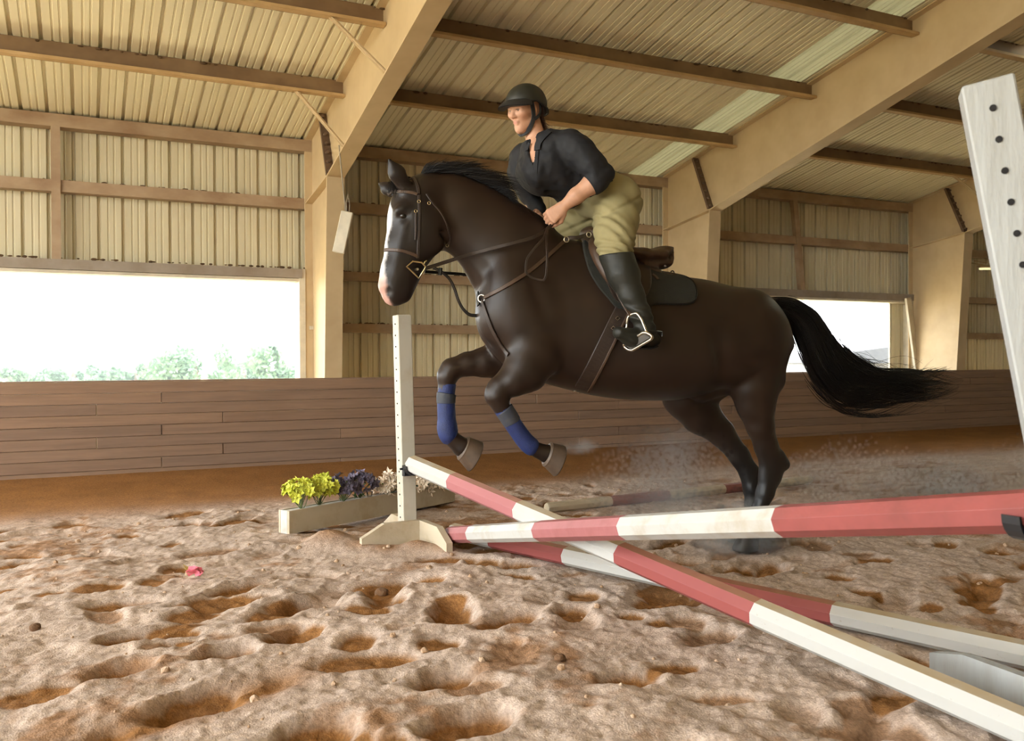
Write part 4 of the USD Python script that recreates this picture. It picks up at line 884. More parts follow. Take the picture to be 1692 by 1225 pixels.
# mane: rooted along the crest, blown up and back
crest = np.array([(694, 288), (715, 288), (740, 290), (765, 295), (790, 305), (815, 320), (840, 336), (865, 350), (886, 362), (902, 371)], float)
ms, mw = [], []
for _ in range(2600):
    t = rng.random()**0.85; x = t*9; i = min(int(x), 8); c = crest[i]*(1 - x + i) + crest[i + 1]*(x - i)
    plume = np.interp(t, [0, .12, .3, .5, .58, .66, 1], [.35, .8, 1.0, .95, .55, .28, .22]); ln = rng.uniform(34, 62)*plume*(1.0)
    up = np.interp(t, [0, .15, .4, .55, .7, 1], [20, 24, 26, 18, 8, 6])*rng.uniform(.35, 1.25)
    clump = 6*math.sin(t*31 + 1)*plume
    w0 = rng.normal()*.010; a = np.array([c[0], c[1] + 4]); ctrl = np.array([c[0] + ln*.25, c[1] - up*.8]); tip = np.array([c[0] + ln*(.75 + .4*rng.random()) + clump, c[1] - up*(.7 + .4*rng.random()) + ln*(.30 if t > .3 else .12) + (0 if t < .58 else 6)])
    q = np.linspace(0, 1, 8)[:, None]; pp = a*(1 - q)**2 + 2*ctrl*q*(1 - q) + tip*q*q; side = .03*rng.normal() + (.035 if t > .55 else .012)
    ms.append(wor(np.array([H(p[0], p[1], w0 + side*qq) for p, qq in zip(pp, q[:, 0])]))); mw.append(.0026*rng.uniform(.7, 1.3)*(1 - .75*q[:, 0]**2))
curves('mane', ms, mw, hair_m, horse)
fs, fw_ = [], []
for _ in range(260):
    a = np.array([rng.uniform(656, 684), rng.uniform(292, 306)]); ln = rng.uniform(14, 30); tip = a + [-ln*.55 + rng.normal()*3, ln*.75]; w0 = rng.uniform(-.03, .055)
    q = np.linspace(0, 1, 6)[:, None]; pp = a*(1 - q) + tip*q + [-5, -4]*(4*q*(1 - q)); fs.append(wor(np.array([H(p[0], p[1], w0 + .03*qq) for p, qq in zip(pp, q[:, 0])]))); fw_.append(.0026*(1 - .7*q[:, 0]))
curves('forelock', fs, fw_, hair_m, horse)
# ---------------------------------------------------------------- tack
leather = mat('dark_brown_leather', (0.032, 0.018, 0.011), 0.5, base2=(0.020, 0.011, 0.008), scale=30, bump=0.1, bscale=150)
leather_l = mat('worn_brown_leather', (0.070, 0.036, 0.018), 0.5, base2=(0.045, 0.023, 0.012), scale=18, bump=0.1, bscale=150)
black_l = mat('black_leather', (0.012, 0.011, 0.010), 0.3)
brass = mat('brass_bit', (0.62, 0.50, 0.28), 0.28, metal=1.0)
iron = mat('steel_stirrup', (0.62, 0.56, 0.44), 0.3, metal=1.0)
felt = mat('dark_green_felt', (0.019, 0.019, 0.013), 0.9, base2=(0.012, 0.012, 0.009), scale=40, bump=0.4, bscale=220)
rubber = mat('grey_rubber', (0.10, 0.09, 0.08), 0.8)
def curve_px(pts, n):
    return smoothline(np.array(pts, float), n)
def strap_on(F, pts, n, wpx, th=.006, lift=.004):
    """Strap lying on the surface F along picture points."""
    c = curve_px(pts, n); P, N, miss = trace(F, c[:, 0], c[:, 1], lift)
    ok = ~miss; P, N = P[ok], N[ok]
    N = np.stack([np.convolve(np.pad(N[:, i], 2, mode='edge'), np.ones(5)/5, 'valid') for i in range(3)], 1); P = np.stack([np.convolve(np.pad(P[:, i], 1, mode='edge'), [.25, .5, .25], 'valid') for i in range(3)], 1)
    return ribbon(wor(P), N @ HM, wpx*msc(*pts[0]), th)
def free(pts):
    """World points from rows (px, py, w)."""
    return np.array([wor(H(*p)) for p in pts])
def free_strap(pts, n, wid, th=.005, nrm=None):
    q = smoothline(np.array(pts, float), n); P = free(q); return ribbon(P, np.tile(WW if nrm is None else nrm, (n, 1)), wid, th)
def ring3(c, r, th, ax1, ax2, n=20, sq=1.0):
    a = np.arange(n)/n*2*np.pi; return tube(c + r*np.cos(a)[:, None]*ax1 + r*sq*np.sin(a)[:, None]*ax2, th, 8, closed=True)
# bridle
br = thing('bridle', 'brown leather bridle with brass bit ring and reins on the head of the horse', 'bridle')
obj('cheekpiece', strap_on(HF, [(692, 322), (693, 350), (692, 385), (690, 428)], 22, 4.5), leather, br)
obj('crownpiece', strap_on(HF, [(681, 291), (687, 300), (692, 322)], 12, 5), leather, br)
obj('browband', strap_on(HF, [(641, 322), (648, 317), (660, 316), (676, 318), (690, 322)], 18, 5), leather_l, br)
obj('noseband', strap_on(HF, [(628, 416), (640, 413), (660, 414), (676, 418), (690, 424)], 18, 5.5), leather_l, br)
obj('noseband_strap', strap_on(HF, [(687, 352), (687, 375), (686, 398)], 12, 3.2, lift=.009), leather, br)
obj('throatlatch', strap_on(HF, [(704, 320), (716, 338), (728, 352), (738, 372), (744, 396), (738, 406)], 26, 3.6), leather, br)
for px, py in ((692, 334), (687, 350), (708, 337), (739, 404)):
    P, N, _ = trace(HF, px, py, .008); obj('buckle', ring3(wor(P[0]), .007, .0018, UU, VV, 12), brass, br)
wb = .150
obj('bit_ring', tube(free([(672, 441, wb), (682, 432, wb), (697, 434, wb + .005), (703, 441, wb + .006), (701, 446, wb + .006), (697, 452, wb + .004), (692, 460, wb), (682, 450, wb)]), .0042, 8, closed=True), brass, br)
obj('bit_hook', tube(free([(700, 438, wb + .006), (702, 433, wb + .006), (705, 431, wb + .004)]), .0035, 8), brass, br)
obj('mouthpiece', tube(free([(690, 445, wb), (684, 447, .07), (684, 447, .03)]), .006, 8), iron, br)
hand_w = .13
obj('rein', free_strap([(702, 444, wb + .005), (712, 441, wb), (740, 432, .13), (775, 421, .13), (815, 410, .17), (850, 401, .20), (880, 393, .20), (900, 382, .17), (914, 369, hand_w)], 40, .017), leather, br)
obj('rein', free_strap([(702, 449, -.0), (730, 451, -.06), (760, 453, -.09), (793, 457, -.12), (840, 440, -.16), (880, 400, -.15), (897, 362, -.10)], 30, .014), black_l, br)
obj('rein_stopper', tube(free([(728, 443, .10), (727, 455, .10)]), .010, 8), black_l, br)
obj('rein_bight', free_strap([(904, 377, .16), (899, 392, .215), (882, 412, .235), (870, 432, .235), (869, 448, .235), (879, 459, .235), (898, 463, .24), (903, 452, .245), (904, 420, .24), (903, 395, .20), (905, 380, .16)], 44, .011, .003), leather, br)
# breastplate with running strap in front of the chest
bp = thing('breastplate', 'brown leather breastplate crossing the shoulder and chest of the horse', 'breastplate')
obj('shoulder_strap', strap_on(HF, [(936, 396), (915, 415), (880, 445), (845, 468), (815, 485), (800, 493)], 30, 6.0, lift=.006), leather_l, bp)
obj('centre_strap', strap_on(HF, [(797, 496), (803, 515), (812, 540), (826, 566), (842, 588)], 20, 6.5, lift=.006), leather, bp)
P, N, _ = trace(HF, 798, 494, .008); obj('ring', ring3(wor(P[0]), .017, .004, unit(UU*.6 + WW*.5), VV, 16), iron, bp)
obj('chest_pad', strap_on(HF, [(791, 482), (792, 492), (793, 506)], 8, 8, lift=.008), black_l, bp)
obj('running_strap', free_strap([(716, 443, .07), (730, 450, .06), (743, 462, .05), (751, 478, .04), (757, 496, .035), (766, 512, .03), (778, 521, .03), (792, 522, .03)], 34, .016, .005, unit(-UU + .6*WW)), black_l, bp)
obj('saddle_strap', free_strap([(934, 397, .20), (942, 393, .21), (952, 393, .215), (966, 389, .20), (976, 385, .16)], 14, .018), leather, bp)
for c in ((936, 396, .21), (973, 388, .195)): obj('ring', ring3(wor(H(*c)), .012, .003, UU, VV, 14), iron, bp)
# saddle pad: a skin just outside the back
def patch(F, poly, step, lift, thick):
    """A cloth lying on F over the picture polygon (horse's near side), as a closed sheet of some thickness."""
    from shapely.geometry import Polygon, Point
    from shapely import contains_xy
    pg = Polygon(smoothline(np.array(poly + [poly[0]], float), 90)); x0, y0, x1, y1 = pg.bounds
    xs, ys = np.arange(x0, x1 + step, step), np.arange(y0, y1 + step, step); X, Y = np.meshgrid(xs, ys, indexing='ij')
    ins = contains_xy(pg, X, Y); use = ins.copy()
    # snap just-outside nodes to the outline so that the hem is clean
    from scipy.ndimage import binary_dilation
    ring = binary_dilation(ins, np.ones((3, 3))) & ~ins
    bd_ = pg.exterior
    for i, j in np.argwhere(ring):
        q = bd_.interpolate(bd_.project(Point(X[i, j], Y[i, j]))); X[i, j], Y[i, j] = q.x, q.y
    use |= ring; I = np.full(X.shape, -1); I[use] = np.arange(use.sum())
    P, N, miss = trace(F, X[use], Y[use], lift); miss |= P[:, 2] < .03; f = []
    q = np.stack([I[:-1, :-1], I[1:, :-1], I[1:, 1:], I[:-1, 1:]], -1).reshape(-1, 4)
    for a, b, c in ((0, 1, 2), (0, 2, 3)):
        t = q[:, [a, b, c]]; f.append(t[(t >= 0).all(1)])
    f = np.concatenate(f); f = f[~miss[f].any(1)]; n = len(P)
    e = np.sort(np.concatenate([f[:, [0, 1]], f[:, [1, 2]], f[:, [2, 0]]]), 1); ue, cn = np.unique(e, axis=0, return_counts=True); rim = ue[cn == 1]
    v = np.vstack([P + N*thick, P - N*.01]); ff = [f, f[:, ::-1] + n] + [np.stack([rim[:, 0], rim[:, 1], rim[:, 1] + n], 1), np.stack([rim[:, 0], rim[:, 1] + n, rim[:, 0] + n], 1)]
    m = trimesh.Trimesh(wor(v), np.concatenate(ff), process=False); m.remove_unreferenced_vertices(); trimesh.repair.fix_normals(m); return m
pad = thing('saddle_pad', 'dark green felt saddle pad under the saddle on the back of the horse', 'saddle pad')
obj('pad', patch(HF, [(962, 402), (985, 402), (1040, 430), (1100, 453), (1135, 462), (1147, 472), (1151, 488), (1147, 500), (1130, 505), (1085, 504), (1060, 512), (1025, 512), (1003, 492), (985, 470), (970, 440)], 4.0, .004, .012), felt, pad, smooth=True)
m_ = curve_px([(1085, 503), (1128, 504), (1145, 499), (1149, 487), (1145, 473), (1133, 463)], 40); P, N, _ = trace(HF, m_[:, 0], m_[:, 1], .017)
obj('binding', tube(wor(P), .0035, 6), black_l, pad)
# saddle
sd = thing('saddle', 'brown leather jumping saddle with stirrup under the rider', 'saddle')
SF = Field()
SF.chain([(H(972, 386, 0), .035, .085), (H(985, 398, 0), .04, .12), (H(1012, 416, 0), .035, .14), (H(1050, 424, 0), .034, .155), (H(1080, 424, 0), .036, .15)], .03)
SF.chain([(H(1076, 424, 0), .030, .13), (H(1090, 417, 0), .024, .115), (H(1098, 413.5, 0), .013, .10)], .025)
SF.cone(H(1098, 421, 0), H(1100, 429, 0), .014, .012, .10, .085, k=.015)
SF.cone(H(1050, 441, 0), H(1095, 437, 0), .030, .026, .13, .10, k=.03)
SF.cone(H(1020, 440, .10), H(1085, 452, .10), .035, .022, .06, .045, k=.03); SF.cone(H(1020, 440, -.10), H(1085, 452, -.10), .035, .022, .06, .045, k=.03)
lo2, hi2 = H(955, 480, 0) - [0, 0, .26], H(1120, 370, 0) + [0, 0, .26]
sm = SF.mesh(lo2, hi2, .007); sm = relax(sm, 4)
obj('seat', trimesh.Trimesh(wor(np.asarray(sm.vertices)), sm.faces, process=False), leather_l, sd, smooth=True)
obj('flap', patch(HF, [(974, 393), (996, 398), (1030, 425), (1070, 445), (1073, 470), (1062, 497), (1040, 508), (1018, 500), (1000, 470), (985, 440)], 4.0, .018, .008), leather, sd, smooth=True)
kr = curve_px([(976, 397), (980, 418), (989, 440), (999, 458), (1012, 474), (1022, 484)], 16); P, N, _ = trace(HF, kr[:, 0], kr[:, 1], .030)
obj('knee_roll', tube(wor(P), np.interp(np.linspace(0, 1, 16), [0, .2, .7, 1], [.022, .036, .026, .012]), 12), leather_l, sd, smooth=True)
P, N, _ = trace(HF, 1081, 468, .03)
obj('pad_strap', strap_on(HF, [(1074, 459), (1080, 463), (1084, 468)], 6, 6, lift=.024), leather_l, sd)
RF = Field()
for w in (.085, -.085): RF.cone(H(1066, 450, w), H(1111, 455, w), .017, .013, .05, .042, k=.01)
rm = relax(RF.mesh(H(1050, 480, 0) - [0, 0, .16], H(1125, 430, 0) + [0, 0, .16], .006), 3); obj('rear_panel', trimesh.Trimesh(wor(np.asarray(rm.vertices)), rm.faces, process=False), leather, sd, smooth=True)
obj('staple', ring3(wor(H(1111, 451, .085)), .010, .003, UU, VV, 12), black_l, sd)
obj('rivet', trimesh.Trimesh(np.asarray(trimesh.creation.icosphere(2, .007).vertices) + wor(H(1099, 440, .10)), trimesh.creation.icosphere(2, .007).faces), iron, sd, smooth=True)
WST = .40
obj('stirrup_leather', free_strap([(1004, 440, .285), (1016, 470, .32), (1028, 495, .36), (1043, 520, .395)], 16, .028, .006), leather_l, sd)
stp = free([(1036, 536, .375), (1037, 527, .38), (1043, 520, .395), (1051, 518, .42), (1058, 525, .44), (1064, 538, .455), (1070, 554, .475)])
ir = obj('stirrup_iron', cat_([tube(smoothline(stp, 26), .0065, 10), tube(free([(1036, 535, .375), (1034, 549, .37), (1035, 563, .37), (1037, 571, .375)]), .006, 8)]), iron, sd, smooth=True)
a_, b_ = wor(H(1040, 573, .39)), wor(H(1068, 556, .48)); ax_ = unit(b_ - a_)
def loop2(o, hx, hy, r, n=7):
    c = []
    for cx, cy, a0 in ((hx - r, hy - r, 0), (-hx + r, hy - r, 90), (-hx + r, -hy + r, 180), (hx - r, -hy + r, 270)):
        for q in np.linspace(0, 90, n): a = math.radians(a0 + q); c.append((cx + r*math.cos(a), cy + r*math.sin(a)))
    return np.array(c)
dn_ = unit(np.cross(ax_, WW)); lp = loop2(0, np.linalg.norm(b_ - a_)/2 + .02, .026, .02)
obj('tread', tube((a_ + b_)/2 + lp[:, :1]*ax_ + lp[:, 1:]*unit(dn_*.8 + WW*.6), .0075, 8, closed=True), iron, sd, smooth=True)
obj('tread_pad', obox((a_ + b_)/2, (ax_, unit(dn_*.8 + WW*.6), np.cross(ax_, unit(dn_*.8 + WW*.6))), (np.linalg.norm(b_ - a_)/2 + .008, .017, .005), .003), rubber, sd)
# girth
gt = thing('girth', 'dark brown leather girth round the belly of the horse', 'girth')
obj('band', strap_on(HF, [(1034, 503), (1020, 530), (1005, 560), (990, 590), (975, 618), (962, 640)], 26, 25, .010, .006), leather, gt)
obj('edge', strap_on(HF, [(1043, 507), (1029, 536), (1014, 566), (999, 596), (984, 624), (972, 645)], 26, 4, .006, .015), leather_l, gt)
P, N, _ = trace(HF, 1020, 530, .02)
for px, py in ((1019, 527), (1012, 543)):
    P, N, _ = trace(HF, px, py, .016); obj('buckle', ring3(wor(P[0]), .012, .0025, UU, VV, 4, .8), iron, gt)
hk_ = free([(920, 636, .02), (932, 637, .04), (944, 641, .05), (953, 645, .04), (948, 647, .02)]); obj('girth_ring', tube(hk_, .004, 6), iron, gt)
# boots on the forelegs
blue = mat('blue_leg_boot_fabric', (0.009, 0.022, 0.115), 0.6, base2=(0.006, 0.014, 0.07), scale=25, bump=0.3, bscale=250)
navy = mat('dark_blue_grey_strap', (0.028, 0.032, 0.046), 0.7, base2=(0.045, 0.045, 0.05), scale=30)
def legboot(axis, w, label):
    t = thing('leg_boot', label, 'leg boot')
    def sleeve(rows, m, name):
        q = smoothline(np.array(rows, float), 22); P = np.array([H(a, b, w) for a, b, _ in q]); r = q[:, 2]*msc(rows[0][0], rows[0][1], w)
        r = r.copy(); r[0] *= .93; r[-1] *= .93
        mm = tube(P, r, 20); obj(name, trimesh.Trimesh(wor(mm.vertices), mm.faces, process=False), m, t, smooth=40)
    for rows, m, name in axis: sleeve(rows, m, name)
legboot([([(739, 634, 15.0), (738, 644, 14.5), (737, 654, 14.5)], blue, 'cuff'), ([(738, 650, 16.3), (737, 659, 16.0), (737, 667, 15.6)], navy, 'strap'), ([(737, 664, 15), (738, 690, 15.2), (739, 708, 17.2), (742, 719, 17.0), (747, 725, 14.5)], blue, 'shell')], -.15, 'blue leg boot on the farther, leading foreleg')
legboot([([(832, 676, 16.0), (840, 688, 15.8), (847, 699, 15.2)], navy, 'strap'), ([(843, 694, 14.6), (856, 713, 14.5), (867, 728, 15), (876, 737, 15.5), (884, 742, 13.5)], blue, 'shell'), ([(828, 672, 14.6), (833, 680, 14.8)], blue, 'cuff')], .165, 'blue leg boot on the nearer foreleg, the one on the right')
# ---------------------------------------------------------------- rider
skin_m = vmat('skin', 0.5, 0.4, mottle=0.08, mscale=40.0)
shirt_m = mat('black_knit_shirt', (0.011, 0.011, 0.013), 0.72, base2=(0.017, 0.017, 0.019), scale=30, bump=0.08, bscale=500, spec=0.3)
breech_m = mat('olive_khaki_breeches', (0.300, 0.255, 0.125), 0.75, base2=(0.25, 0.21, 0.10), scale=10, bump=0.06, bscale=500, spec=0.25)
boot_m = mat('black_tall_boot', (0.014, 0.014, 0.010), 0.55, base2=(0.020, 0.018, 0.012), scale=12, bump=0.12, bscale=60, spec=0.35)
helm_m = mat('black_olive_helmet', (0.016, 0.017, 0.012), 0.5)
helm_d = mat('black_helmet_trim', (0.008, 0.008, 0.008), 0.6)
web_m = mat('black_webbing', (0.010, 0.010, 0.011), 0.7)
belt_m = mat('olive_waistband', (0.18, 0.15, 0.075), 0.7)
rd = thing('person', 'rider in black shirt, black helmet and olive breeches crouching forward on the horse', 'person')
# head frame
HC = H(867, 182, .03)
fh = unit(np.array([-math.cos(math.radians(24)), -.27, math.sin(math.radians(24))])); lh0 = np.array([0, 1.0, 0]); lh = unit(np.cross(lh0, fh)); uh = np.cross(fh, lh)
roll_ = math.radians(-3); lh, uh = lh*math.cos(roll_) + uh*math.sin(roll_), uh*math.cos(roll_) - lh*math.sin(roll_)
HA = np.array([fh, lh, uh])
def hd(x, y, z): return HC + np.array([x, y, z]) @ HA*HSC
HSC = 0.87
def shoulders(F, g=0.0, legs=True):
    """Torso and upper limbs; g widens everything (cloth)."""
    def j(px, py, w, r, l=None): p, a, b = J(px, py, w, r, l); return (p, a + g, b + g)
    F.chain([j(1010, 330, .0, 39, .165), j(985, 318, .01, 36, .14), j(950, 300, .02, 36, .13), j(918, 278, .03, 40, .14), j(902, 262, .03, 36, .15), j(895, 246, .03, 26, .115)], .045)
    F.ell(H(888, 285, .090), (.060 + g, .058 + g, .062 + g), k=.08); F.ell(H(880, 288, -.03), (.058 + g, .056 + g, .058 + g), k=.08)
    F.chain([j(902, 240, .10, 19), j(942, 240, .175, 21), j(958, 252, .205, 21.5), j(976, 272, .235, 19.5), j(993, 290, .245, 17)], .03)
    F.chain([j(893, 246, -.03, 18), j(866, 262, -.135, 19), j(862, 285, -.16, 18), j(868, 305, -.17, 16), j(873, 322, -.17, 14.5)], .03)
def forearms(F, g=0.0):
    def j(px, py, w, r, l=None): p, a, b = J(px, py, w, r, l); return (p, a + g, b + g)
    F.chain([j(996, 291, .245, 16), j(978, 304, .235, 16), j(952, 324, .205, 13), j(933, 340, .18, 9.5, .024)], .018)
    F.chain([j(873, 322, -.17, 14), j(882, 336, -.15, 12), j(893, 347, -.12, 9)], .018)
SHT = Field(); shoulders(SHT, .010); (va_, vb_), (na_, nb_), _ = trace(SHT, [878, 884], [240, 284])
BF = Field(); shoulders(BF, -.012); BF.cone(va_ - na_*.042, vb_ - nb_*.034, .036, .026, k=.03)
forearms(BF)
# legs, simple inside the breeches and boots
def legs(F, g=0.0):
    def j(px, py, w, r, l=None): p, a, b = J(px, py, w, r, l); return (p, a + g, b + g)
    F.chain([j(1012, 338, .09, 40, .10), j(1018, 365, .19, 32, .095), j(1016, 392, .255, 27, .085), j(1016, 418, .29, 24, .075)], .05)
    F.chain([j(1002, 345, -.08, 38, .10), j(972, 362, -.17, 31, .08), j(945, 382, -.25, 26, .07), j(938, 398, -.27, 22, .06)], .05)
    F.ell(H(1022, 335, .07), (.105 + g, .105 + g, .11 + g), k=.05); F.ell(H(1020, 335, -.08), (.10 + g, .10 + g, .10 + g), k=.05)
def shins(F, g=0.0):
    def j(px, py, w, r, l=None): p, a, b = J(px, py, w, r, l); return (p, a + g, b + g)
    F.chain([j(1018, 424, .30, 24, .065), j(1030, 455, .335, 23.5, .065), j(1044, 490, .36, 19), j(1058, 520, .385, 15.5), j(1066, 542, .395, 15)], .02)
    F.chain([j(1070, 556, .395, 12), j(1058, 561, .395, 11, .03), j(1042, 558, .40, 11.5, .038), j(1023, 550, .41, 8.5, .034)], .025)
    F.chain([j(938, 396, -.27, 20, .06), j(962, 440, -.36, 19), j(990, 500, -.40, 14), j(985, 520, -.42, 11)], .02)
legs(BF, -.014); shins(BF, -.008)
# head
def hc(a, b, ra, rb, k=.012, sub=False, la=None, lb=None): BF.cone(hd(*a), hd(*b), ra*HSC, rb*HSC, la, lb, k=k, sub=sub)
def he(c, r, k=.012, sub=False): BF.ell(hd(*c), np.array(r)*HSC, HA, k=k, sub=sub)
BF.cone(H(889, 244, .03), hd(-.036, 0, -.060), .052, .046, k=.02)
he((-.012, 0, .03), (.098, .076, .098), .02)
hc((.030, 0, -.02), (.048, 0, -.072), .060, .036, .03)
he((.060, 0, -.106), (.022, .020, .018), .03)
for s in (-1, 1):
    hc((-.012, s*.050, -.048), (.050, s*.017, -.098), .018, .012, .025)
    he((.058, s*.042, -.016), (.026, .022, .018), .03)
    hc((.080, s*.012, .022), (.068, s*.046, .021), .010, .008, .016)
    he((.092, s*.031, .003), (.020, .015, .008), .010, True)
    hc((.0850, s*.019, .0072), (.0745, s*.044, .0055), .0056, .0050, .004); hc((.0845, s*.021, -.0045), (.0745, s*.042, -.0035), .0042, .004, .005)
    he((-.004, s*.076, -.008), (.018, .008, .031), .010); he((-.001, s*.083, -.008), (.008, .006, .016), .008, True)
    he((.094, s*.0115, -.030), (.010, .008, .008), .007); he((.094, s*.0075, -.0365), (.004, .0032, .003), .003, True)
hc((.084, 0, .012), (.106, 0, -.026), .0075, .0105, .010)
hc((.0845, -.014, -.0575), (.0845, .014, -.0575), .0040, .0040, .010); hc((.0875, -.006, -.0565), (.0875, .006, -.0565), .0040, .0040, .008)
hc((.083, -.011, -.0680), (.083, .011, -.0680), .0052, .0052, .010)
hc((.0955, -.012, -.0622), (.0955, .012, -.0622), .0022, .0022, .005, True)
# hands: palm, four curled fingers, thumb
def hand(F, wrist, knk, back, r=1.0, side=1):
    f = unit(knk - wrist); back = unit(back - f*(back @ f)); dn = np.cross(f, back)*side; L0 = np.linalg.norm(knk - wrist)
    for q, (o, l0) in enumerate(((-.029, 1.0), (-.010, 1.04), (.009, 1.0), (.027, .93))):
        k0 = wrist + f*L0*l0 + dn*o; F.cone(wrist + dn*o*.55 + f*.012, k0, .015*r, .0125*r, k=.014)
        ln = (.040, .044, .041, .033)[q]; a = k0; d = unit(f*.55 - back*.75 + dn*.12)
        b = a + d*ln; d2 = unit(-back*.55 - f*.75 + dn*.05); c = b + d2*ln*.66; d3 = unit(-f*.75 + back*.55); e = c + d3*ln*.5
        F.cone(a, b, .0098*r, .0090*r, k=.005); F.cone(b, c, .0090*r, .0083*r, k=.004); F.cone(c, e, .0083*r, .0072*r, k=.004)
    t0 = wrist + f*.024 - dn*.030 - back*.008; t1 = t0 + unit(f*.8 - dn*.45 - back*.35)*.036; t2 = t1 + unit(f*.9 - back*.25 + dn*.15)*.030; t3 = t2 + unit(f*.75 - back*.55 + dn*.25)*.022
    F.cone(t0, t1, .0150*r, .0115*r, k=.012); F.cone(t1, t2, .0112*r, .0098*r, k=.005); F.cone(t2, t3, .0098*r, .0078*r, k=.004)
hand(BF, H(931, 341, .178), H(910, 358, .155), np.array([.05, .35, .93]))
hand(BF, H(894, 348, -.118), H(884, 362, -.09), np.array([.05, .35, -.93]), side=-1)
blo, bhi = H(812, 600, -.1), H(1100, 130, .1); blo[2], bhi[2] = -.50, .52
# fine grid for head and hands, coarser below
def part_mesh(F, lo, hi, h_, post=None, it=3):
    m = F.mesh(np.minimum(lo, hi), np.maximum(lo, hi), h_, post); return relax(m, it) if it else m
bm = part_mesh(BF, [blo[0], H(900, 600)[1], -.5], [bhi[0], H(900, 125)[1], .52], .0042, None, 2)
Vb = np.asarray(bm.vertices); hl_ = (Vb - HC) @ HA.T/HSC
sk = np.array([.50, .265, .165]); ct = np.tile(sk, (len(Vb), 1))
def paint(c, r, colr, amt=1.0, soft=.35):
    global ct
    q = np.sqrt((((hl_ - c)/r)**2).sum(1)); a = np.clip((1 - q)/soft, 0, 1)[:, None]*amt; ct = ct + (np.array(colr) - ct)*a
paint((.095, 0, -.0625), (.016, .021, .0095), (.42, .14, .12), .7)
for s in (-1, 1):
    paint((.066, s*.045, -.030), (.035, .028, .026), (.55, .25, .165), .35, .8)
    paint((.085, s*.033, .0245), (.02, .022, .0045), (.16, .085, .05), .75, .6)
    paint((.085, s*.031, .0060), (.020, .0175, .0046), (.07, .035, .025), .9, .5)
paint((.1, 0, -.03), (.03, .02, .02), (.55, .25, .165), .35, .8)
obj('body', trimesh.Trimesh(wor(Vb), bm.faces, process=False), skin_m, rd, smooth=True, color=ct)
eyew = mat('eye_white', (.40, .36, .33), .25); iris = mat('iris_dark', (.05, .04, .03), .15)
for s in (-1, 1):
    e = trimesh.creation.icosphere(3, .0108*HSC); e.vertices = wor(np.asarray(e.vertices) + hd(.0735, s*.0305, .002)); ey = obj('eye', e, eyew, rd, smooth=True)
    i_ = trimesh.creation.icosphere(2, .0062*HSC); i_.vertices = wor(np.asarray(i_.vertices)*[.6, 1, 1] + hd(.0812, s*.0305, -.0005)); obj('iris', i_, iris, ey, smooth=True)
# clothes: the body widened a little and cut at the hems
def half(P, p0, nrm): return (P - p0) @ unit(nrm)
SHF = Field(); shoulders(SHF, .010)
SHN = Field(); shoulders(SHN, .010)
SHF.chain([(H(996, 291, .245), .054, .054), (H(978, 304, .235), .053, .053), (H(962, 315, .22), .050, .050)], .018)
SHF.chain([(H(873, 322, -.17), .052, .052), (H(884, 338, -.145), .046, .046), (H(890, 344, -.13), .042, .042)], .018)
hem0, hem1 = H(940, 350, .15), H(1010, 297, .15)
hem_n = unit(np.array([(hem1 - hem0)[1], -(hem1 - hem0)[0], 0])); hem_n = hem_n if hem_n[0] > 0 else -hem_n
cuffN = unit(H(955, 321, .21) - H(990, 296, .24)); cuffP = H(973.5, 306, .23)
nk = H(890, 232, .03); nkn = unit(np.array([-.28, .95, 0]))
(ca, cb), _, _ = trace(SHF, [877, 884], [238, 282])       # V neck from collar to its point
def shirt_cut(F, P):
    w = .010*(meshkit.noise(P*[14, 14, 10], 3) - .5) + .006*(meshkit.noise(P*40, 6) - .5)
    drape = .016*np.sin((P[..., 0]*.75 + P[..., 1]*.55)*62 + 5*P[..., 2] + 3*meshkit.noise(P*6, 1))*np.clip((H(960, 330)[1] + .20 - P[..., 1])/.2, 0, 1)
    F = F + w + drape*.5
    F = np.maximum(F, half(P, H(975, 324, .1), hem_n) - .004)
    e0, e1 = H(996, 291, .245), H(933, 340, .18); t = np.clip((P - e0) @ (e1 - e0)/((e1 - e0) @ (e1 - e0)), .15, 1); dd = np.linalg.norm(P - e0 - t[..., None]*(e1 - e0), axis=-1)
    F = np.where(dd < .072, np.maximum(F, half(P, cuffP, cuffN)), F)
    F = np.where(np.linalg.norm(P - nk, axis=-1) < .095, np.maximum(F, half(P, nk, nkn) - .012), F)
    # V opening
    ax = unit(cb - ca); L_ = np.linalg.norm(cb - ca); q = P - ca; t = np.clip(q @ ax/L_, -.6, 1); perp = np.linalg.norm(q - (q @ ax)[..., None]*ax, axis=-1)
    v = perp - .030*(1 - t); F = np.maximum(F, np.where((q @ ax < L_) & (q @ ax > -.06), -v, -1))
    return F
sm_ = part_mesh(SHF, [H(845, 600)[0] - .12, H(900, 365)[1], -.32], [H(1040, 600)[0], H(900, 200)[1], .36], .005, shirt_cut, 2)
obj('shirt', trimesh.Trimesh(wor(np.asarray(sm_.vertices)), sm_.faces, process=False), shirt_m, rd, smooth=True)
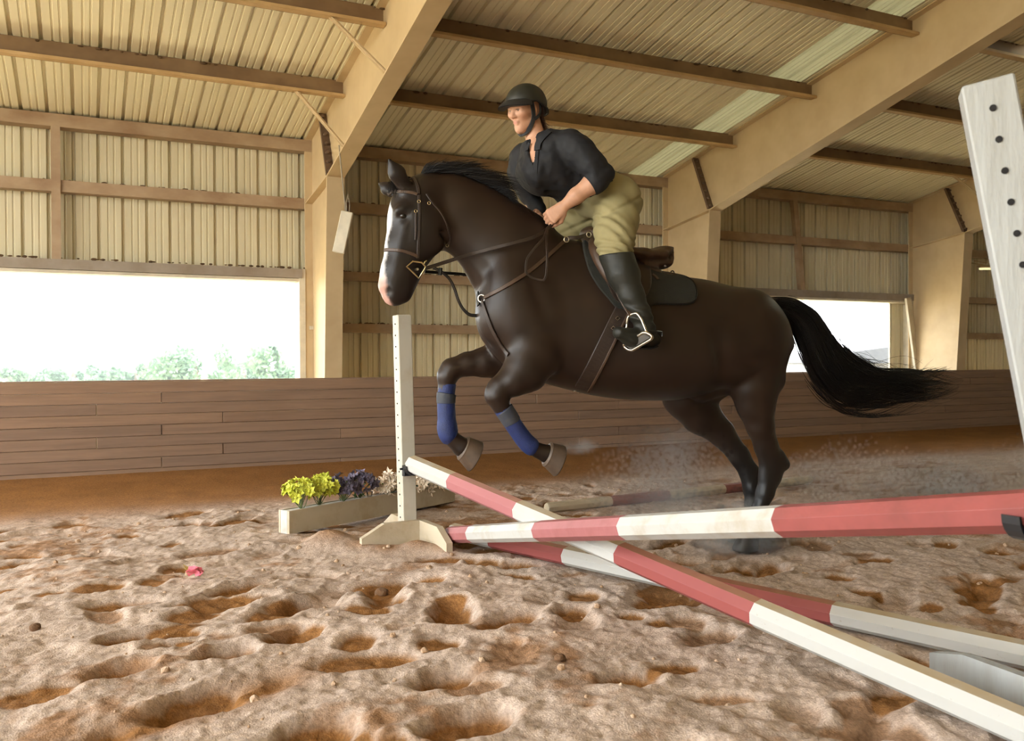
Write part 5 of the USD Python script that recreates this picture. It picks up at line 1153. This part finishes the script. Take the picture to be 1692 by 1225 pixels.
# collar: two standing flaps and a placket edge
def stripw(pts, wid, th, nr): return ribbon(free(smoothline(np.array(pts, float), 14)), np.tile(nr, (14, 1)), wid, th)
def on_shirt(pts, wid, th, lift):
    c = curve_px(pts, 16); P, N, miss = trace(SHF, c[:, 0], c[:, 1], lift); return ribbon(wor(P[~miss]), N[~miss] @ HM, wid, th)
obj('collar', cat_([on_shirt([(889, 250), (890, 240), (895, 231), (902, 224), (908, 219)], .032, .004, .010), on_shirt([(872, 250), (874, 243), (877, 237)], .022, .004, .008)]), shirt_m, rd)
obj('placket', on_shirt([(888, 250), (887, 262), (886, 274), (885, 286)], .018, .005, .004), shirt_m, rd)
BRF = Field(); legs(BRF, .008)
def jj(px, py, w, r, l=None): p, a, b = J(px, py, w, r, l); return (p, a, b)
BRF.chain([jj(1010, 331, .0, 41, .172), jj(985, 318, .01, 38, .148), jj(965, 308, .015, 37, .14)], .045)
def br_cut(F, P):
    F = F + .006*(meshkit.noise(P*[18, 18, 14], 8) - .5)
    crease = .008*np.exp(-((half(P, H(985, 362, .15), [.45, -.9, 0]))/.010)**2) + .006*np.sin((P[..., 0]*.3 + P[..., 1])*160)*np.exp(-((P[..., 1] - H(1016, 412, .28)[1])/.05)**2)*(P[..., 2] > .1) + .005*np.sin((P[..., 0]*.75 + P[..., 1]*.65)*130)*np.exp(-(half(P, H(965, 350, .1), [1, .5, 0])/.06)**2)
    F = F + crease
    F = np.maximum(F, half(P, H(968, 318, .1), -hem_n))
    F = np.where(P[..., 2] > .1, np.maximum(F, half(P, H(1016, 437, .3), [.12, -1, 0])), F)
    return F
bm_ = part_mesh(BRF, [H(915, 600, -.2)[0], H(900, 440)[1], -.42], [H(1075, 600)[0], H(900, 265)[1], .42], .0055, br_cut, 2)
obj('breeches', trimesh.Trimesh(wor(np.asarray(bm_.vertices)), bm_.faces, process=False), breech_m, rd, smooth=True)
BOF = Field(); shins(BOF, .006); BOF.chain([jj(1017, 416, .30, 27.5, .082), jj(1030, 452, .332, 25.5, .075)], .02)
BOF.cone(H(1082, 562, .395), H(1074, 566, .395), .028, .03, k=.02)
def boot(side):
    def cutb(F, P):
        F = F + .010*np.sin((P[..., 0]*.35 + P[..., 1])*150)*np.exp(-((P[..., 1] - H(1060, 522, .39)[1])/.055)**2)*(meshkit.noise(P*20, 4)) + .004*(meshkit.noise(P*25, 2) - .5)
        top = half(P, H(1016, 420, .30), [-.10, 1, 0]) if side > 0 else half(P, H(938, 402, -.27), [0, 1, 0])
        F = np.maximum(F, top); return np.maximum(F, -P[..., 2]*side + .05)
    lo = [H(915, 600, 0)[0], H(1060, 590, .39)[1] - .03, .05 if side > 0 else -.52]; hi = [H(1110, 600, .39)[0] + .03, H(900, 385)[1], .52 if side > 0 else -.05]
    m = part_mesh(BOF, lo, hi, .0055, cutb, 2); b = obj('boot', trimesh.Trimesh(wor(np.asarray(m.vertices)), m.faces, process=False), boot_m, rd, smooth=True)
    if side > 0:
        so = smoothline(np.array([(1026, 559, 9), (1036, 568, 11), (1050, 573, 11), (1060, 576, 9.5), (1072, 576, 10), (1083, 573, 8)], float), 18)
        r_ = [np.array([H(a, b, .395) + np.array([0, .006*math.sin(q), .034*math.cos(q)]) for q in np.arange(12)/12*2*np.pi]) for a, b, _ in so]
        obj('sole', trimesh.Trimesh(wor(ringmesh(r_).vertices), ringmesh(r_).faces, process=False), helm_d, b)
        obj('spur', tube(free([(1070, 548, .45), (1084, 548, .43), (1093, 549, .40), (1094, 556, .40)]), .006, 8), black_l, b)
        obj('back_zip', tube(free([(1043, 424, .335), (1056, 455, .375), (1064, 490, .395), (1073, 520, .415)]), .003, 6), black_l, b)
boot(1); boot(-1)
# helmet ----------------------------------------------------------------------
HLM = Field(); HLM.ell(hd(-.018, 0, .036), np.array((.128, .104, .108))*HSC, HA, k=.01); HLM.cone(hd(-.075, 0, .00), hd(-.092, 0, -.03), .068*HSC, .054*HSC, k=.03)
def helm_cut(F, P):
    q = (P - HC) @ HA.T/HSC; inner = Field._ell(q, np.array([-.018, 0, .03]), np.array([.112, .089, .10]), np.eye(3))
    F = np.maximum(F, -inner*HSC); edge = .036 - q[..., 2] - .55*np.maximum(-.0 - q[..., 0], 0) - .0*q[..., 0]
    return np.maximum(F, edge*HSC)
hm_ = part_mesh(HLM, HC - .19, HC + .19, .0042, helm_cut, 3)
hp = obj('helmet', trimesh.Trimesh(wor(np.asarray(hm_.vertices)), hm_.faces, process=False), helm_m, rd, smooth=True)
rings = []
for t, r0, z0, z1 in ((0, .112, .052, .064), (.35, .130, .050, .060), (.75, .150, .040, .048), (1.0, .162, .031, .036)):
    a = np.linspace(-1.12, 1.12, 31); sx = np.cos(a*.0 + a); rr = .106 + (r0 - .106)*np.clip(np.cos(a*1.15), 0, 1)**.6
    x, y = -.018 + rr*np.cos(a)*1.12, rr*np.sin(a)*.98; drop = .35*y*y/.1; z1 = z0 + (z1 - z0)*np.clip(1.25 - (a/1.12)**4, .25, 1)
    up_ = np.array([hd(p, q, z_ - d) for p, q, d, z_ in zip(x, y, drop*.35, z1)]); lo_3 = np.array([hd(p, q, z0 - d) for p, q, d in zip(x, y, drop*.35)])
    rings.append(np.vstack([up_, lo_3[::-1]]))
pk = ringmesh(rings); obj('peak', trimesh.Trimesh(wor(pk.vertices), pk.faces, process=False), helm_d, hp, smooth=50)
a = np.linspace(0, 2*np.pi, 40)[:-1]; obj('rim', trimesh.Trimesh(wor(tube(np.array([hd(-.018 + .128*math.cos(q), .105*math.sin(q), .038 - .55*max(0, -.0 - (-.018 + .128*math.cos(q)))) for q in a]), .0055, 8, closed=True).vertices), tube(np.array([hd(-.018 + .128*math.cos(q), .105*math.sin(q), .024) for q in a]), .0055, 8, closed=True).faces, process=False), helm_d, hp, smooth=True)
obj('badge', trimesh.Trimesh(np.asarray(trimesh.creation.icosphere(2, .007).vertices)*[1, .7, .8] + wor(hd(.108, 0, .058)), trimesh.creation.icosphere(2, .007).faces), brass, hp, smooth=True)
def strap_h(pts, wid):
    q = smoothline(np.array(pts, float), 24); P = np.array([hd(*p) for p in q]); c = np.array([hd(-.01, 0, p[2]) for p in q]); N = P - c
    return ribbon(wor(P), N @ HM, wid, .005)
for s in (-1, 1):
    obj('chin_strap', strap_h([(.018, s*.084, .040), (.016, s*.083, .0), (.014, s*.079, -.035), (.022, s*.064, -.080), (.042, s*.036, -.118), (.054, 0, -.130)], .021), web_m, hp)
    obj('rear_strap', strap_h([(-.045, s*.083, .02), (-.036, s*.086, -.025), (-.010, s*.084, -.050), (.016, s*.079, -.060)], .015), web_m, hp)
# hair: a low tail under the helmet, and wisps at the temple
red_hair = usdkit.material(stage, '/World/Looks/dark_auburn_hair', {'p': ('principled_bsdf', {'base_color': (0.050, 0.020, 0.011), 'roughness': 0.4})}, surface='p.BSDF')
hs, hw_ = [], []
for _ in range(900):
    a = rng.uniform(-1.3, 1.3); st_ = np.array([-.05 - .055*math.cos(a), .078*math.sin(a), rng.uniform(-.035, .0)]); mid = np.array([-.088, .035*math.sin(a) + rng.normal()*.008, -.065 + rng.normal()*.008]); en = np.array([-.082 + rng.normal()*.016, .03 + rng.normal()*.022, -.125 + rng.normal()*.018])
    q = np.linspace(0, 1, 7)[:, None]; p = st_*(1 - q)**2 + 2*mid*q*(1 - q) + en*q*q; hs.append(wor(np.array([hd(*r_) for r_ in p]))); hw_.append(.0018*(1 - .6*q[:, 0]))
curves('hair', hs, hw_, red_hair, rd)
# ---------------------------------------------------------------- dust thrown up by the hooves
def dust(c, radii, dens, label, seed, nscale=3.0, aniso=0.2, power=1.0):
    c = np.asarray(c, float); radii = np.asarray(radii, float)
    nodes = {'g': ('geometry', {}), 'mp': ('mapping', {'location': tuple(-c/radii), 'scale': tuple(1/radii)}), 'len': ('vector_math', {'math_type': 'length'}),
             'fall': ('map_range', {'range_type': 'smoothstep', 'from_min': 0.1, 'from_max': 1.0, 'to_min': 1.0, 'to_max': 0.0, 'clamp': True}),
             'n': ('noise_texture', {'scale': nscale, 'detail': 1.5, 'roughness': 0.4}), 'nr': ('map_range', {'from_min': 0.36, 'from_max': 0.72, 'to_min': 0.0, 'to_max': 1.0, 'clamp': True}),
             'm': ('math', {'math_type': 'multiply'}), 'd': ('math', {'math_type': 'multiply', 'value2': dens}), 'v': ('principled_volume', {'color': (0.97, 0.90, 0.80), 'anisotropy': aniso})}
    m = usdkit.material(stage, '/World/Looks/dust_%d' % seed, nodes, [('g.position', 'mp.vector'), ('mp.vector', 'len.vector1'), ('len.value', 'fall.value'), ('g.position', 'n.vector'), ('n.fac', 'nr.value'), ('fall.result', 'm.value1'), ('nr.result', 'm.value2'), ('m.value', 'd.value1'), ('d.value', 'v.density')], volume='v.volume')
    s = trimesh.creation.icosphere(3, 1.0); s.vertices = np.asarray(s.vertices)*radii + c
    tag(obj('dust_cloud', s, m), label, 'dust', kind='stuff')
p = at_depth(1235, 905, 4.72); dust(p + [0, 0, .10], (.42, .30, .20), 17.0, 'dust puffing up round the hind hooves on the sand', 1, 4.0)
p = at_depth(1110, 800, 4.9); dust(p + [0, 0, .02], (.62, .42, .40), 2.0, 'thin dust trailing up under the belly before the hind legs', 2, 2.4)
p = at_depth(1560, 790, 6.2); dust(p, (1.6, .9, .40), 2.1, 'broad low dust drifting at the right behind the horse', 3, 1.3)
p = at_depth(955, 737, 4.6); dust(p, (.16, .12, .055), 12.0, 'small puff of dust behind the nearer fore hoof', 4, 6.0)
# ---------------------------------------------------------------- groups of repeats
for prim in stage.GetPrimAtPath('/World').GetChildren():
    nm = prim.GetName()
    for key, grp in (('jump_pole', 'striped poles of the jump'), ('jump_standard', 'standards of the jump'), ('flower_bunch', 'artificial flowers in the white box'), ('leg_boot', 'blue boots on the forelegs'), ('tree', 'trees outside the left window'), ('earth_clod', 'clods of earth on the sand'), ('steel_frame', 'steel frames of the hall'), ('jump_cup', 'jump cups'), ('dust_cloud', 'dust clouds')):
        if nm == key or nm.startswith(key + '_'): prim.SetCustomDataByKey('group', grp)
